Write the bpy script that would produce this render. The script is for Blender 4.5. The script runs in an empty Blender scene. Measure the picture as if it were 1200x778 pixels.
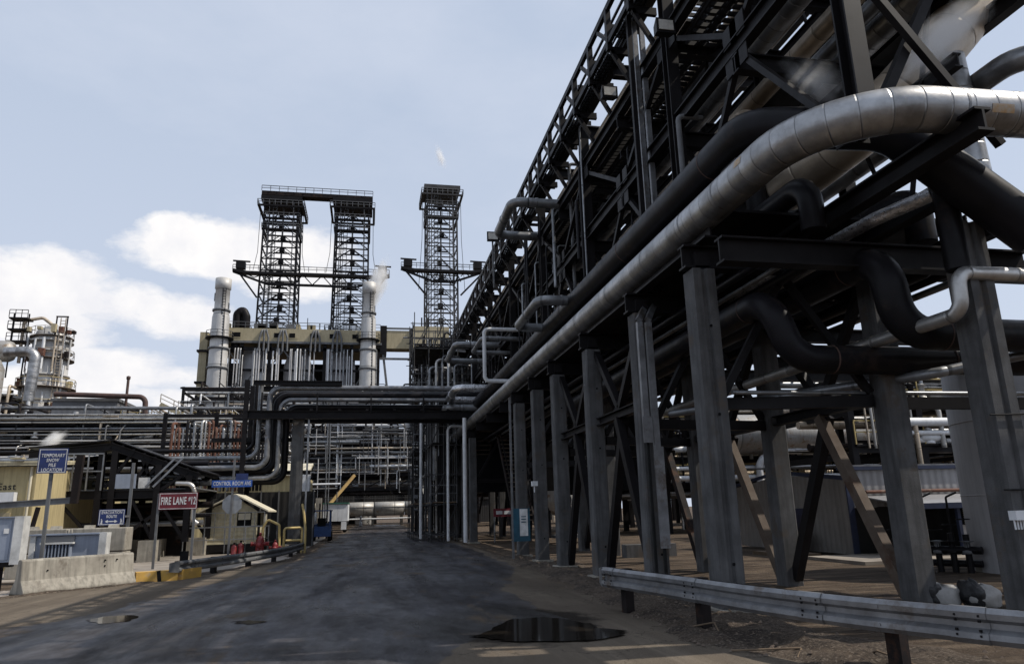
import bpy, math, random
from mathutils import Vector as V, Matrix
C = bpy.context.scene
COL = C.collection
rad = math.radians
# ------------------------------------------------------------------ camera model (from the photo's vanishing points)
F, CX, CY, EYE = 842.0, 600.0, 389.0, 1.65
_up = V((510-CX, -3000-CY, F)).normalized()
_f = V((432-CX, 602-CY, F)); _f = (_f - _up*_f.dot(_up)).normalized()
_r = _f.cross(_up)
if _r.x < 0: _r = -_r
def ray(px, py):
    c = V((px-CX, py-CY, F)); return V((_r.dot(c), _f.dot(c), _up.dot(c)))
def atY(px, py, Y): d = ray(px, py); return V((0, 0, EYE)) + d*(Y/d.y)
def atX(px, py, X): d = ray(px, py); return V((0, 0, EYE)) + d*(X/d.x)
def atZ(px, py, Z=0.0): d = ray(px, py); return V((0, 0, EYE)) + d*((Z-EYE)/d.z)
# ------------------------------------------------------------------ materials
MAT = {}
def nt(name):
    m = bpy.data.materials.new(name); m.use_nodes = True
    t = m.node_tree; b = t.nodes['Principled BSDF']; MAT[name] = m
    return m, t, b
def node(t, kind, **kw):
    n = t.nodes.new(kind)
    for k, v in kw.items():
        if k.startswith('i_'):
            key = k[2:]; key = int(key) if key.isdigit() else key
            n.inputs[key].default_value = v
        else: setattr(n, k, v)
    return n
def ramp(t, fac, stops):
    r = t.nodes.new('ShaderNodeValToRGB'); e = r.color_ramp.elements
    while len(e) < len(stops): e.new(0.5)
    for el, (p, c) in zip(e, stops):
        el.position = p; el.color = (c, c, c, 1) if isinstance(c, (int, float)) else (*c, 1)
    t.links.new(fac, r.inputs[0]); return r.outputs[0]
def mixc(t, fac, a, b, mode='MIX'):
    n = t.nodes.new('ShaderNodeMix'); n.data_type = 'RGBA'; n.blend_type = mode
    for s, v in ((0, fac), (6, a), (7, b)):
        if hasattr(v, 'is_output'): t.links.new(v, n.inputs[s])
        else: n.inputs[s].default_value = v if s == 0 else ((*v, 1) if len(v) == 3 else v)
    return n.outputs[2]
def math_(t, op, a, b=0.0, c=None, clamp=False):
    n = t.nodes.new('ShaderNodeMath'); n.operation = op; n.use_clamp = clamp
    for i, v in enumerate((a, b, c)):
        if v is None: continue
        if hasattr(v, 'is_output'): t.links.new(v, n.inputs[i])
        else: n.inputs[i].default_value = v
    return n.outputs[0]
def wpos(t): return t.nodes.new('ShaderNodeNewGeometry').outputs['Position']
def noise(t, vec, scale, detail=4, rough=0.6, stretch=None):
    if stretch:
        mp = node(t, 'ShaderNodeMapping'); mp.inputs['Scale'].default_value = stretch
        t.links.new(vec, mp.inputs[0]); vec = mp.outputs[0]
    n = node(t, 'ShaderNodeTexNoise', i_Scale=scale, i_Detail=detail, i_Roughness=rough)
    t.links.new(vec, n.inputs['Vector']); return n.outputs['Fac']
def mat(name, col, rough=0.6, metal=0.0, col2=None, scale=3.0, streak=0.0, bump=0.0, bscale=40.0, seams=0.0, spots=None, corr=0.0, corrdir=0, spec=0.5):
    """a weathered surface: two colours mixed by noise, vertical streaks, bump, and (for lagged pipes) sheet seams along the run"""
    m, t, b = nt(name); p = wpos(t)
    col2 = col2 or tuple(c*0.62 for c in col)
    f = ramp(t, noise(t, p, scale, 5, 0.65), [(0.36, 0.0), (0.66, 1.0)])
    c = mixc(t, f, col, col2)
    if streak:
        s = ramp(t, noise(t, p, 6.0, 4, 0.6, (1.6, 1.6, 0.12)), [(0.45, 0.0), (0.72, 1.0)])
        c = mixc(t, math_(t, 'MULTIPLY', s, streak), c, tuple(x*0.4 for x in col))
    if spots:
        s = ramp(t, noise(t, p, 1.7, 6, 0.7), [(0.56, 0.0), (0.66, 1.0)])
        c = mixc(t, s, c, spots)
    h = None
    if seams:
        uv = t.nodes.new('ShaderNodeUVMap'); sx = t.nodes.new('ShaderNodeSeparateXYZ'); t.links.new(uv.outputs[0], sx.inputs[0])
        q = math_(t, 'DIVIDE', sx.outputs[1], seams); fr = math_(t, 'FRACT', q); fl = math_(t, 'FLOOR', q)
        wn = t.nodes.new('ShaderNodeTexWhiteNoise'); wn.noise_dimensions = '1D'; t.links.new(fl, wn.inputs['W'])
        tone = math_(t, 'MULTIPLY_ADD', wn.outputs[0], 0.35, 0.72)
        tc = t.nodes.new('ShaderNodeCombineXYZ')
        for i in range(3): t.links.new(tone, tc.inputs[i])
        c = mixc(t, 1.0, c, tc.outputs[0], 'MULTIPLY')
        line = math_(t, 'LESS_THAN', fr, 0.035)
        c = mixc(t, math_(t, 'MULTIPLY', line, 0.65), c, tuple(x*0.25 for x in col))
        h = math_(t, 'MULTIPLY', ramp(t, fr, [(0.0, 0.0), (0.05, 1.0), (0.95, 0.8), (1.0, 0.0)]), 1.0)
    t.links.new(c, b.inputs['Base Color'])
    b.inputs['Metallic'].default_value = metal; b.inputs['Specular IOR Level'].default_value = spec
    rr = math_(t, 'MULTIPLY_ADD', noise(t, p, scale*2.3, 4), 0.35, rough-0.17, True)
    t.links.new(rr, b.inputs['Roughness'])
    hh = None
    if bump: hh = math_(t, 'MULTIPLY', noise(t, p, bscale, 5, 0.65), bump)
    if corr:
        sx2 = t.nodes.new('ShaderNodeSeparateXYZ'); t.links.new(p, sx2.inputs[0])
        w = math_(t, 'SINE', math_(t, 'MULTIPLY', sx2.outputs[corrdir], 2*math.pi/corr))
        w = math_(t, 'MULTIPLY', w, 0.6); hh = w if hh is None else math_(t, 'ADD', hh, w)
    if h is not None: hh = h if hh is None else math_(t, 'ADD', hh, h)
    if hh is not None:
        bp = node(t, 'ShaderNodeBump', i_Strength=0.6, i_Distance=0.02); t.links.new(hh, bp.inputs['Height']); t.links.new(bp.outputs[0], b.inputs['Normal'])
    return m
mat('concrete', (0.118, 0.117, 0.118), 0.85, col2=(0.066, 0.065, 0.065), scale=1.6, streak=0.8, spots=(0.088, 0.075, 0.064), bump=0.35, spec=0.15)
mat('old_concrete', (0.36, 0.335, 0.285), 0.9, col2=(0.235, 0.215, 0.182), scale=1.8, streak=0.8, bump=0.5, spots=(0.17, 0.15, 0.125), spec=0.2)
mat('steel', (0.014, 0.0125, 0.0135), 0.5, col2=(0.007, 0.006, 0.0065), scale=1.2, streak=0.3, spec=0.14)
mat('steel_rusty', (0.022, 0.017, 0.016), 0.65, col2=(0.011, 0.009, 0.009), scale=1.5, spots=(0.06, 0.03, 0.018), spec=0.12)
mat('steel_mid', (0.062, 0.062, 0.064), 0.6, col2=(0.035, 0.035, 0.036), scale=0.8, spec=0.25)
mat('steel_gray', (0.16, 0.165, 0.17), 0.55, col2=(0.10, 0.10, 0.105), scale=2.0, streak=0.3, spec=0.3)
mat('brace_tan', (0.13, 0.104, 0.082), 0.75, col2=(0.085, 0.064, 0.05), scale=2.0, spots=(0.08, 0.05, 0.035), spec=0.15)
mat('jacket', (0.46, 0.46, 0.462), 0.40, 0.85, col2=(0.24, 0.235, 0.23), scale=1.7, seams=0.34, bump=0.3, bscale=10)
mat('jacket_small', (0.55, 0.54, 0.52), 0.42, 0.8, col2=(0.36, 0.34, 0.32), scale=2.2, seams=0.8)
mat('jacket_tan', (0.60, 0.50, 0.385), 0.45, 0.5, col2=(0.40, 0.33, 0.25), scale=1.6, seams=0.75)
mat('foil', (0.70, 0.70, 0.72), 0.3, 0.9, col2=(0.35, 0.35, 0.36), scale=6, bump=3.0, bscale=9)
mat('black_pipe', (0.013, 0.012, 0.0145), 0.40, col2=(0.008, 0.0075, 0.008), scale=1.5, spots=(0.024, 0.018, 0.016), spec=0.13)
mat('gray_pipe', (0.30, 0.31, 0.32), 0.38, 0.6, col2=(0.15, 0.15, 0.155), scale=2, seams=1.6)
mat('rust_pipe', (0.16, 0.075, 0.05), 0.7, col2=(0.09, 0.045, 0.035), scale=2.5, spots=(0.26, 0.20, 0.16), spec=0.2)
mat('brown_pipe', (0.10, 0.062, 0.052), 0.65, col2=(0.06, 0.04, 0.035), scale=2.0, spec=0.25)
mat('white_paint', (0.72, 0.73, 0.74), 0.5, col2=(0.56, 0.57, 0.58), scale=1.2, streak=0.25)
mat('stack_metal', (0.60, 0.585, 0.56), 0.55, 0.25, col2=(0.45, 0.44, 0.425), scale=0.35, seams=4.5, streak=0.25)
mat('vessel_metal', (0.52, 0.51, 0.49), 0.5, 0.3, col2=(0.36, 0.34, 0.31), scale=0.5, seams=3.0, streak=0.5, spots=(0.28, 0.2, 0.13))
mat('galvanised', (0.25, 0.255, 0.265), 0.48, 0.6, col2=(0.15, 0.15, 0.155), scale=3.0, bump=0.25, bscale=18, spots=(0.12, 0.10, 0.085))
mat('beige_band', (0.47, 0.405, 0.27), 0.7, col2=(0.36, 0.31, 0.20), scale=0.25, streak=0.5, spec=0.2)
mat('beige_wall', (0.50, 0.42, 0.235), 0.7, col2=(0.42, 0.35, 0.20), scale=0.6, streak=0.5, corr=0.3, spec=0.2)
mat('shed_wall', (0.58, 0.52, 0.36), 0.75, col2=(0.40, 0.36, 0.25), scale=1.5, streak=0.5, corr=0.2, corrdir=2, spec=0.2)
mat('shed_roof', (0.62, 0.57, 0.44), 0.75, col2=(0.5, 0.45, 0.34), scale=2)
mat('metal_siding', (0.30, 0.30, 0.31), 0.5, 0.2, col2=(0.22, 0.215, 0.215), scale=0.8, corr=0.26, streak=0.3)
mat('metal_siding_side', (0.27, 0.255, 0.24), 0.55, 0.1, col2=(0.20, 0.19, 0.178), scale=0.8, corr=0.26, corrdir=1, streak=0.3)
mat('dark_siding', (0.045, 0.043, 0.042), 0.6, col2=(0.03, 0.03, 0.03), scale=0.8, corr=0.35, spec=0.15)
mat('gray_siding', (0.16, 0.165, 0.175), 0.6, col2=(0.12, 0.122, 0.13), scale=0.5, corr=0.6)
mat('blue_trim', (0.015, 0.026, 0.07), 0.5)
mat('door_blue', (0.022, 0.026, 0.07), 0.5)
mat('tank_gray', (0.44, 0.435, 0.44), 0.6, col2=(0.37, 0.365, 0.37), scale=0.7, streak=0.3, spec=0.25)
mat('yellow', (0.62, 0.42, 0.06), 0.55, col2=(0.45, 0.30, 0.06), scale=3)
mat('yellow_rail', (0.52, 0.39, 0.15), 0.6, col2=(0.36, 0.27, 0.11), scale=2)
mat('curb_yellow', (0.60, 0.36, 0.07), 0.8, col2=(0.45, 0.27, 0.08), scale=4, bump=0.4, spots=(0.38, 0.31, 0.22))
mat('tan_boom', (0.50, 0.32, 0.12), 0.55)
mat('red', (0.20, 0.016, 0.018), 0.45, col2=(0.13, 0.014, 0.014))
mat('sign_red', (0.16, 0.012, 0.022), 0.5)
mat('sign_navy', (0.016, 0.035, 0.15), 0.5)
mat('sign_blue', (0.02, 0.10, 0.42), 0.5)
mat('sign_teal', (0.018, 0.09, 0.14), 0.5)
mat('sign_white', (0.75, 0.75, 0.74), 0.5)
mat('sign_back', (0.36, 0.37, 0.38), 0.45, 0.5)
mat('cabinet_blue', (0.28, 0.32, 0.40), 0.5, col2=(0.23, 0.265, 0.33), scale=1.5, streak=0.25)
mat('cabinet_white', (0.66, 0.66, 0.64), 0.5)
mat('machine_blue', (0.02, 0.06, 0.18), 0.4)
mat('green', (0.03, 0.13, 0.09), 0.5)
mat('rubber', (0.018, 0.018, 0.018), 0.8, spec=0.15)
mat('dark', (0.012, 0.012, 0.013), 0.8, spec=0.05)
mat('black_text', (0.015, 0.015, 0.015), 0.6)
mat('tarp_white', (0.36, 0.35, 0.335), 0.6, bump=1.2, bscale=6)
mat('tarp_black', (0.02, 0.02, 0.022), 0.45, bump=2.0, bscale=9)
mat('wood', (0.18, 0.13, 0.085), 0.8, col2=(0.11, 0.08, 0.055), scale=4, spec=0.2)
mat('glass', (0.03, 0.035, 0.04), 0.08)
mat('lens', (0.55, 0.53, 0.48), 0.25)
# ------------------------------------------------------------------ mesh builder
class MB:
    def __init__(s): s.v = []; s.f = []; s.sm = []; s.uv = []
    def add(s, vs, fs, smooth=False, uvs=None):
        o = len(s.v); s.v += [V(x) for x in vs]
        for i, f in enumerate(fs):
            s.f.append([k+o for k in f]); s.sm.append(smooth)
            s.uv.append(uvs[i] if uvs else [(0.3, 0.3)]*len(f))
        return s
    def box(s, a, b):
        x0, y0, z0 = (min(p, q) for p, q in zip(a, b)); x1, y1, z1 = (max(p, q) for p, q in zip(a, b))
        return s.add([(x0,y0,z0),(x1,y0,z0),(x1,y1,z0),(x0,y1,z0),(x0,y0,z1),(x1,y0,z1),(x1,y1,z1),(x0,y1,z1)],
            [(3,2,1,0),(4,5,6,7),(0,1,5,4),(1,2,6,5),(2,3,7,6),(3,0,4,7)])
    def cbox(s, c, d): return s.box([c[i]-d[i]/2 for i in range(3)], [c[i]+d[i]/2 for i in range(3)])
    def extr(s, p, q, poly, up=(0,0,1)):
        p, q = V(p), V(q); d = (q-p).normalized(); up = V(up)
        if abs(d.dot(up)) > 0.98: up = V((0,1,0)) if abs(d.y) < 0.9 else V((1,0,0))
        sd = d.cross(up).normalized(); u = sd.cross(d); n = len(poly)
        vs = [p+sd*a+u*b for a, b in poly]+[q+sd*a+u*b for a, b in poly]
        fs = [(i, (i+1) % n, (i+1) % n+n, i+n) for i in range(n)]+[tuple(range(n))[::-1], tuple(range(n, 2*n))]
        return s.add(vs, fs)
    def bar(s, p, q, w, h=None, up=(0,0,1)):
        h = h or w; w, h = w/2, h/2
        return s.extr(p, q, [(-w,-h),(w,-h),(w,h),(-w,h)], up)
    def ib(s, p, q, w, h, t=0.03, up=(0,0,1)):
        w, h = w/2, h/2; k = t*0.5
        return s.extr(p, q, [(-w,-h),(w,-h),(w,-h+t),(k,-h+t),(k,h-t),(w,h-t),(w,h),(-w,h),(-w,h-t),(-k,h-t),(-k,-h+t),(-w,-h+t)], up)
    def tube(s, pts, r, seg=12, bend=None, caps=True, steps=6):
        pts = [V(p) for p in pts]; bend = r*2.2 if bend is None else bend; path = [pts[0]]
        for i in range(1, len(pts)-1):
            a, b, c = pts[i-1], pts[i], pts[i+1]; d1 = (a-b); d2 = (c-b); l1, l2 = d1.length, d2.length
            d1.normalize(); d2.normalize(); ang = d1.angle(d2)
            if ang > 3.1 or bend <= 0: path.append(b); continue
            k = min(bend/math.tan(ang/2), l1*0.48, l2*0.48); R = k*math.tan(ang/2)
            cen = b+(d1+d2).normalized()*(R/math.sin(ang/2)); e1 = b+d1*k-cen; e2 = b+d2*k-cen; th = e1.angle(e2)
            for j in range(steps+1):
                w = j/steps; path.append(cen+(e1*math.sin((1-w)*th)+e2*math.sin(w*th))/max(math.sin(th), 1e-6))
        path.append(pts[-1])
        path = [p for i, p in enumerate(path) if i == 0 or (p-path[i-1]).length > 1e-4]
        n = len(path); vs = []; L = [0.0]
        for i in range(1, n): L.append(L[-1]+(path[i]-path[i-1]).length)
        u = None
        for i, p in enumerate(path):
            d = ((path[min(i+1, n-1)]-p).normalized()+(p-path[max(i-1, 0)]).normalized()).normalized()
            if u is None: u = d.cross(V((0,0,1)) if abs(d.z) < 0.9 else V((1,0,0))).normalized()
            else:
                u = (u-d*u.dot(d)); u.normalize()
            w = d.cross(u)
            vs += [p+(u*math.cos(2*math.pi*k/seg)+w*math.sin(2*math.pi*k/seg))*r for k in range(seg)]
        fs = []; uv = []
        for i in range(n-1):
            for k in range(seg):
                k2 = (k+1) % seg; fs.append((i*seg+k, i*seg+k2, (i+1)*seg+k2, (i+1)*seg+k))
                uv.append([(k*r, L[i]), ((k+1)*r, L[i]), ((k+1)*r, L[i+1]), (k*r, L[i+1])])
        s.add(vs, fs, True, uv)
        if caps:
            s.add(vs[:seg], [tuple(range(seg))[::-1]]); s.add(vs[-seg:], [tuple(range(seg))])
        return s
    def lathe(s, prof, c=(0,0,0), seg=24, axis='Z'):
        vs = []; fs = []; uv = []; n = len(prof); L = [0]
        for i in range(1, n): L.append(L[-1]+math.hypot(prof[i][0]-prof[i-1][0], prof[i][1]-prof[i-1][1]))
        for r, z in prof:
            for k in range(seg):
                a = 2*math.pi*k/seg; x, y = r*math.cos(a), r*math.sin(a)
                vs.append({'Z': (c[0]+x, c[1]+y, c[2]+z), 'X': (c[0]+z, c[1]+x, c[2]+y), 'Y': (c[0]+y, c[1]+z, c[2]+x)}[axis])
        for i in range(n-1):
            for k in range(seg):
                k2 = (k+1) % seg; fs.append((i*seg+k, i*seg+k2, (i+1)*seg+k2, (i+1)*seg+k)); uv.append([(k*.1, L[i]), (k*.1+.1, L[i]), (k*.1+.1, L[i+1]), (k*.1, L[i+1])])
        return s.add(vs, fs, True, uv)
    def poly(s, pts): return s.add(pts, [tuple(range(len(pts)))])
    def slab(s, pts, n, th):
        n = V(n)*th; k = len(pts); pts = [V(p) for p in pts]
        vs = pts+[p+n for p in pts]
        return s.add(vs, [tuple(range(k))[::-1], tuple(range(k, 2*k))]+[(i, (i+1) % k, (i+1) % k+k, i+k) for i in range(k)])
    def rail(s, pts, h=1.05, r=0.025, step=1.6):
        """a handrail of top rail, mid rail and stanchions along a polyline"""
        for a, b in zip(pts[:-1], pts[1:]):
            a, b = V(a), V(b); n = max(1, round((b-a).length/step))
            s.bar(a+V((0,0,h)), b+V((0,0,h)), 2*r); s.bar(a+V((0,0,h*.52)), b+V((0,0,h*.52)), 1.6*r)
            for i in range(n+1):
                p = a.lerp(b, i/n); s.bar(p, p+V((0,0,h-r)), 1.7*r)
        return s
    def ladder(s, p, q, w=0.5, step=0.35, r=0.03, side=(1,0,0)):
        p, q = V(p), V(q); sd = V(side)*w/2; s.bar(p-sd, q-sd, 2*r); s.bar(p+sd, q+sd, 2*r)
        n = int((q-p).length/step)
        for i in range(1, n): c = p.lerp(q, i/n); s.bar(c-sd*.94, c+sd*.94, r*1.4)
        return s
    def build(s, name, m, parent=None, origin=None):
        off = V((0,0,0)); a = parent
        while a is not None: off += a.location; a = a.parent
        if parent is None:
            if origin is None:
                xs = [p.x for p in s.v]; ys = [p.y for p in s.v]; zs = [p.z for p in s.v]
                origin = V(((min(xs)+max(xs))/2, (min(ys)+max(ys))/2, min(zs)))
            off = V(origin)
        me = bpy.data.meshes.new(name); me.from_pydata([tuple(p-off) for p in s.v], [], s.f)
        me.polygons.foreach_set('use_smooth', s.sm)
        ul = me.uv_layers.new(name='UVMap'); flat = [c for f in s.uv for q in f for c in q]; ul.data.foreach_set('uv', flat)
        me.materials.append(MAT[m] if isinstance(m, str) else m); me.update()
        o = bpy.data.objects.new(name, me); COL.objects.link(o)
        if parent is None: o.location = off
        else: o.parent = parent
        return o
def tag(o, label=None, cat=None, group=None, kind=None):
    if label: o['label'] = label
    if cat: o['category'] = cat
    if group: o['group'] = group
    if kind: o['kind'] = kind
    return o
def thing(name, label, cat, loc, group=None):
    o = bpy.data.objects.new(name, None); COL.objects.link(o); o.location = loc; o.empty_display_size = 0.2
    return tag(o, label, cat, group)
def pipe(name, label, pts, r, m, group=None, bend=None, parent=None, seg=14, cat='pipe', flanges=(), steps=6):
    if parent is not None: return MB().tube(pts, r, seg, bend, steps=steps).build(name, m, parent)
    o = tag(MB().tube(pts, r, seg, bend, steps=steps).build(name, m), label, cat, group)
    for p, d in flanges:
        p, d = V(p), V(d).normalized(); MB().tube([p-d*0.03, p+d*0.03], r*1.12, seg).build('band', m, o)
    return o
def text(body, loc, size, m, parent, rot=(math.pi/2, 0, 0), shear=0.0, sx=1.0, bold=0.0, name='lettering', align='CENTER'):
    cu = bpy.data.curves.new(name, 'FONT'); cu.body = body; cu.size = size; cu.align_x = align; cu.align_y = 'CENTER'
    cu.extrude = 0.002; cu.shear = shear*.5; cu.offset = bold*.45; cu.space_character = 1.12; cu.materials.append(MAT[m])
    tmp = bpy.data.objects.new('tmp', cu); COL.objects.link(tmp)
    me = bpy.data.meshes.new_from_object(tmp.evaluated_get(bpy.context.evaluated_depsgraph_get()))
    bpy.data.objects.remove(tmp); me.materials.clear(); me.materials.append(MAT[m])
    o = bpy.data.objects.new(name, me); COL.objects.link(o)
    off = V((0,0,0)); a = parent
    while a is not None: off += a.location; a = a.parent
    o.parent = parent; o.location = V(loc)-off; o.rotation_euler = rot; o.scale = (sx, 1, 1)
    return o
ORD = ['first','second','third','fourth','fifth','sixth','seventh','eighth','ninth','tenth','eleventh','twelfth','thirteenth','fourteenth']
# ------------------------------------------------------------------ camera, light, sky
cd = bpy.data.cameras.new('camera'); cam = bpy.data.objects.new('camera', cd); COL.objects.link(cam)
cd.sensor_width = 36; cd.lens = F/1200*36; cd.clip_end = 6000; cd.clip_start = 0.05
rm = Matrix(((_r.x, _r.y, _r.z), (_f.x, _f.y, _f.z), (_up.x, _up.y, _up.z)))     # columns: image right, image down, forward
cam.matrix_world = Matrix.Translation((0, 0, EYE)) @ Matrix((rm.col[0], -rm.col[1], -rm.col[2])).transposed().to_4x4()
C.camera = cam
SUN_EL, SUN_AZ = rad(50), rad(104)            # azimuth clockwise from +Y
sl = bpy.data.lights.new('sun', 'SUN'); sl.energy = 4.2; sl.angle = rad(0.5); sl.color = (1.0, 0.93, 0.83)
so = bpy.data.objects.new('sun', sl); COL.objects.link(so); so.location = (30, 0, 60)
sdir = V((math.sin(SUN_AZ)*math.cos(SUN_EL), math.cos(SUN_AZ)*math.cos(SUN_EL), math.sin(SUN_EL)))
so.rotation_euler = sdir.to_track_quat('Z', 'Y').to_euler()
W = bpy.data.worlds.new('World'); C.world = W; W.use_nodes = True; t = W.node_tree; t.nodes.clear()
sky = t.nodes.new('ShaderNodeTexSky'); sky.sky_type = 'NISHITA'; sky.sun_disc = False
sky.sun_elevation = SUN_EL; sky.sun_rotation = SUN_AZ; sky.air_density = 1.0; sky.dust_density = 2.2; sky.ozone_density = 1.2; sky.altitude = 50
tc = t.nodes.new('ShaderNodeTexCoord'); sp = t.nodes.new('ShaderNodeSeparateXYZ'); t.links.new(tc.outputs['Generated'], sp.inputs[0])
az = math_(t, 'ARCTAN2', sp.outputs[0], sp.outputs[1]); el = math_(t, 'ARCSINE', sp.outputs[2])
def azel(px, py): d = ray(px, py).normalized(); return math.atan2(d.x, d.y), math.asin(d.z)
best = None
for px, py, w, h in [(40, 335, 90, 32), (120, 352, 85, 25), (195, 366, 62, 24), (10, 372, 100, 32), (235, 290, 74, 30), (315, 292, 80, 36), (205, 265, 30, 14), (275, 312, 60, 18), (135, 430, 66, 20), (190, 440, 50, 14), (60, 450, 80, 16), (350, 330, 60, 24), (250, 470, 120, 14), (30, 500, 220, 22)]:
    a0, e0 = azel(px, py); k = 1/F
    q = math_(t, 'ADD', math_(t, 'POWER', math_(t, 'ABSOLUTE', math_(t, 'DIVIDE', math_(t, 'SUBTRACT', az, a0), w*k)), 2.0),
              math_(t, 'POWER', math_(t, 'ABSOLUTE', math_(t, 'DIVIDE', math_(t, 'SUBTRACT', el, e0), h*k)), 2.0))
    q = math_(t, 'SUBTRACT', 1.0, q)
    best = q if best is None else math_(t, 'MAXIMUM', best, q)
best = math_(t, 'MAXIMUM', best, -1.2)
n1 = noise(t, tc.outputs['Generated'], 9.0, 10, 0.64, (1, 1, 1.9)); n2 = noise(t, tc.outputs['Generated'], 2.2, 6, 0.6, (1, 1, 2.2))
cl = math_(t, 'ADD', math_(t, 'MULTIPLY', best, 0.5), math_(t, 'MULTIPLY', math_(t, 'SUBTRACT', n1, 0.5), 2.0))
cl = ramp(t, math_(t, 'ADD', cl, 0.24), [(0.02, 0.0), (0.22, 0.45), (0.46, 1.0)])
wisp = math_(t, 'MULTIPLY', ramp(t, n2, [(0.40, 0.0), (0.75, 1.0)]), 0.35)
hzn = ramp(t, el, [(0.0, 0.55), (0.55, 0.0)])                                    # paler towards the horizon
tint = mixc(t, 0.80, sky.outputs[0], (6.0, 6.9, 8.5))
tint = mixc(t, math_(t, 'MAXIMUM', wisp, math_(t, 'MULTIPLY', hzn, 0.7)), tint, (8.0, 8.35, 9.4))
shade = mixc(t, ramp(t, noise(t, tc.outputs['Generated'], 11.0, 6, 0.6), [(0.38, 0.0), (0.62, 1.0)]), (8.9, 8.9, 9.3), (10.4, 10.2, 10.1))
skyc = mixc(t, cl, tint, shade)
bg = t.nodes.new('ShaderNodeBackground'); bg.inputs['Strength'].default_value = 0.1
t.links.new(skyc, bg.inputs['Color']); wo = t.nodes.new('ShaderNodeOutputWorld'); t.links.new(bg.outputs[0], wo.inputs['Surface'])
C.view_settings.view_transform = 'Standard'; C.view_settings.look = 'None'; C.view_settings.exposure = 0.0; C.view_settings.gamma = 1.0
C.view_settings.use_curve_mapping = False
C.render.engine = 'CYCLES'; C.cycles.max_bounces = 6; C.cycles.diffuse_bounces = 3; C.cycles.glossy_bounces = 3; C.cycles.volume_bounces = 8
C.cycles.use_denoising = True
# ------------------------------------------------------------------ ground
m, t, b = nt('ground_mat'); p = wpos(t)
c = mixc(t, ramp(t, noise(t, p, 0.45, 6, 0.6), [(0.35, 0.0), (0.65, 1.0)]), (0.118, 0.086, 0.060), (0.058, 0.043, 0.032))
c = mixc(t, ramp(t, noise(t, p, 1.3, 5, 0.6, (0.5, 2.2, 1)), [(0.5, 0.0), (0.62, 1.0)]), c, (0.165, 0.125, 0.09))
c = mixc(t, ramp(t, noise(t, p, 14, 3, 0.7), [(0.60, 0.0), (0.68, 0.5)]), c, (0.24, 0.20, 0.16))
c = mixc(t, ramp(t, noise(t, p, 22, 3, 0.7), [(0.60, 0.0), (0.66, 0.8)]), c, (0.05, 0.04, 0.035))
c = mixc(t, math_(t, 'MULTIPLY', ramp(t, noise(t, p, 0.8, 7, 0.7, (0.25, 1.6, 1)), [(0.5, 0.0), (0.6, 1.0)]), 0.7), c, (0.035, 0.027, 0.021))
t.links.new(c, b.inputs['Base Color']); b.inputs['Roughness'].default_value = 0.95; b.inputs['Specular IOR Level'].default_value = 0.15
bp = node(t, 'ShaderNodeBump', i_Strength=1.0, i_Distance=0.09)
t.links.new(math_(t, 'ADD', noise(t, p, 16, 6, 0.7), math_(t, 'MULTIPLY', noise(t, p, 1.6, 4), 1.5)), bp.inputs['Height']); t.links.new(bp.outputs[0], b.inputs['Normal'])
g = MB().poly([(-1500, -600, 0), (1500, -600, 0), (1500, 2500, 0), (-1500, 2500, 0)]).build('ground', 'ground_mat', origin=(0,0,0)); tag(g, kind='structure')
# road: a fine sheet carrying a wet / dry mask
def interp(tab, y):
    if y <= tab[0][0]: return tab[0][1]
    for (a, va), (b_, vb) in zip(tab[:-1], tab[1:]):
        if y <= b_: return va+(vb-va)*(y-a)/(b_-a)
    return tab[-1][1]
ROAD_L = [(-6, -13.0), (8, -12.0), (14, -10.2), (18, -8.7), (19.8, -8.05), (22.2, -5.9), (24, -4.9), (30, -2.9), (39, -2.55), (80, -2.3), (140, -2.3)]
ROAD_R = [(-6, 5.3), (6, 4.95), (9, 4.2), (14, 4.35), (20, 4.7), (36, 5.0), (140, 5.3)]
WET_L = [(-6, -9.0), (8, -7.2), (13.7, -5.8), (15.5, -4.8), (19.6, -4.1), (23, -3.2), (31, -2.7), (39, -2.3), (140, -2.2)]
WET_R = [(-6, 0.5), (8.0, 0.6), (9.4, 1.0), (10.2, 1.6), (10.8, 2.8), (11.6, 3.1), (12.6, 2.75), (13.8, 2.9), (15.5, 2.9), (18, 3.4), (22, 4.3), (30, 4.6), (140, 4.9)]
ys = []; y = -5.0
while y < 118: ys.append(y); y += 0.14 if y < 26 else 0.6
NX = 96; vs = []; wet = []
rnd = random.Random(5)
for y in ys:
    l, r_ = interp(ROAD_L, y), interp(ROAD_R, y); wl, wr = interp(WET_L, y), interp(WET_R, y)
    for i in range(NX+1):
        x = l+(r_-l)*i/NX; vs.append((x, y, 0.004+0.02*math.sin(math.pi*i/NX)))
        wet.append(max(-1.0, min(1.0, min((x-wl)*0.55, (wr-x)*1.1))))
fs = [(j*(NX+1)+i, j*(NX+1)+i+1, (j+1)*(NX+1)+i+1, (j+1)*(NX+1)+i) for j in range(len(ys)-1) for i in range(NX)]
m, t, b = nt('road_mat'); p = wpos(t); at = node(t, 'ShaderNodeAttribute', attribute_name='wet'); wf = at.outputs['Fac']
edge = math_(t, 'ADD', wf, math_(t, 'MULTIPLY', math_(t, 'SUBTRACT', noise(t, p, 0.55, 6, 0.6, (1.0, 0.55, 1)), 0.5), 1.5))
wm = ramp(t, edge, [(0.0, 0.0), (0.06, 0.75), (0.5, 1.0)])
patch = ramp(t, noise(t, p, 0.42, 5, 0.62, (0.9, 0.45, 1)), [(0.36, 0.0), (0.62, 1.0)])            # damp mud against drier tarmac
tracks = ramp(t, noise(t, p, 1.0, 4, 0.6, (2.2, 0.10, 1)), [(0.4, 0.0), (0.62, 1.0)])
grit = noise(t, p, 38, 4, 0.8)
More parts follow.
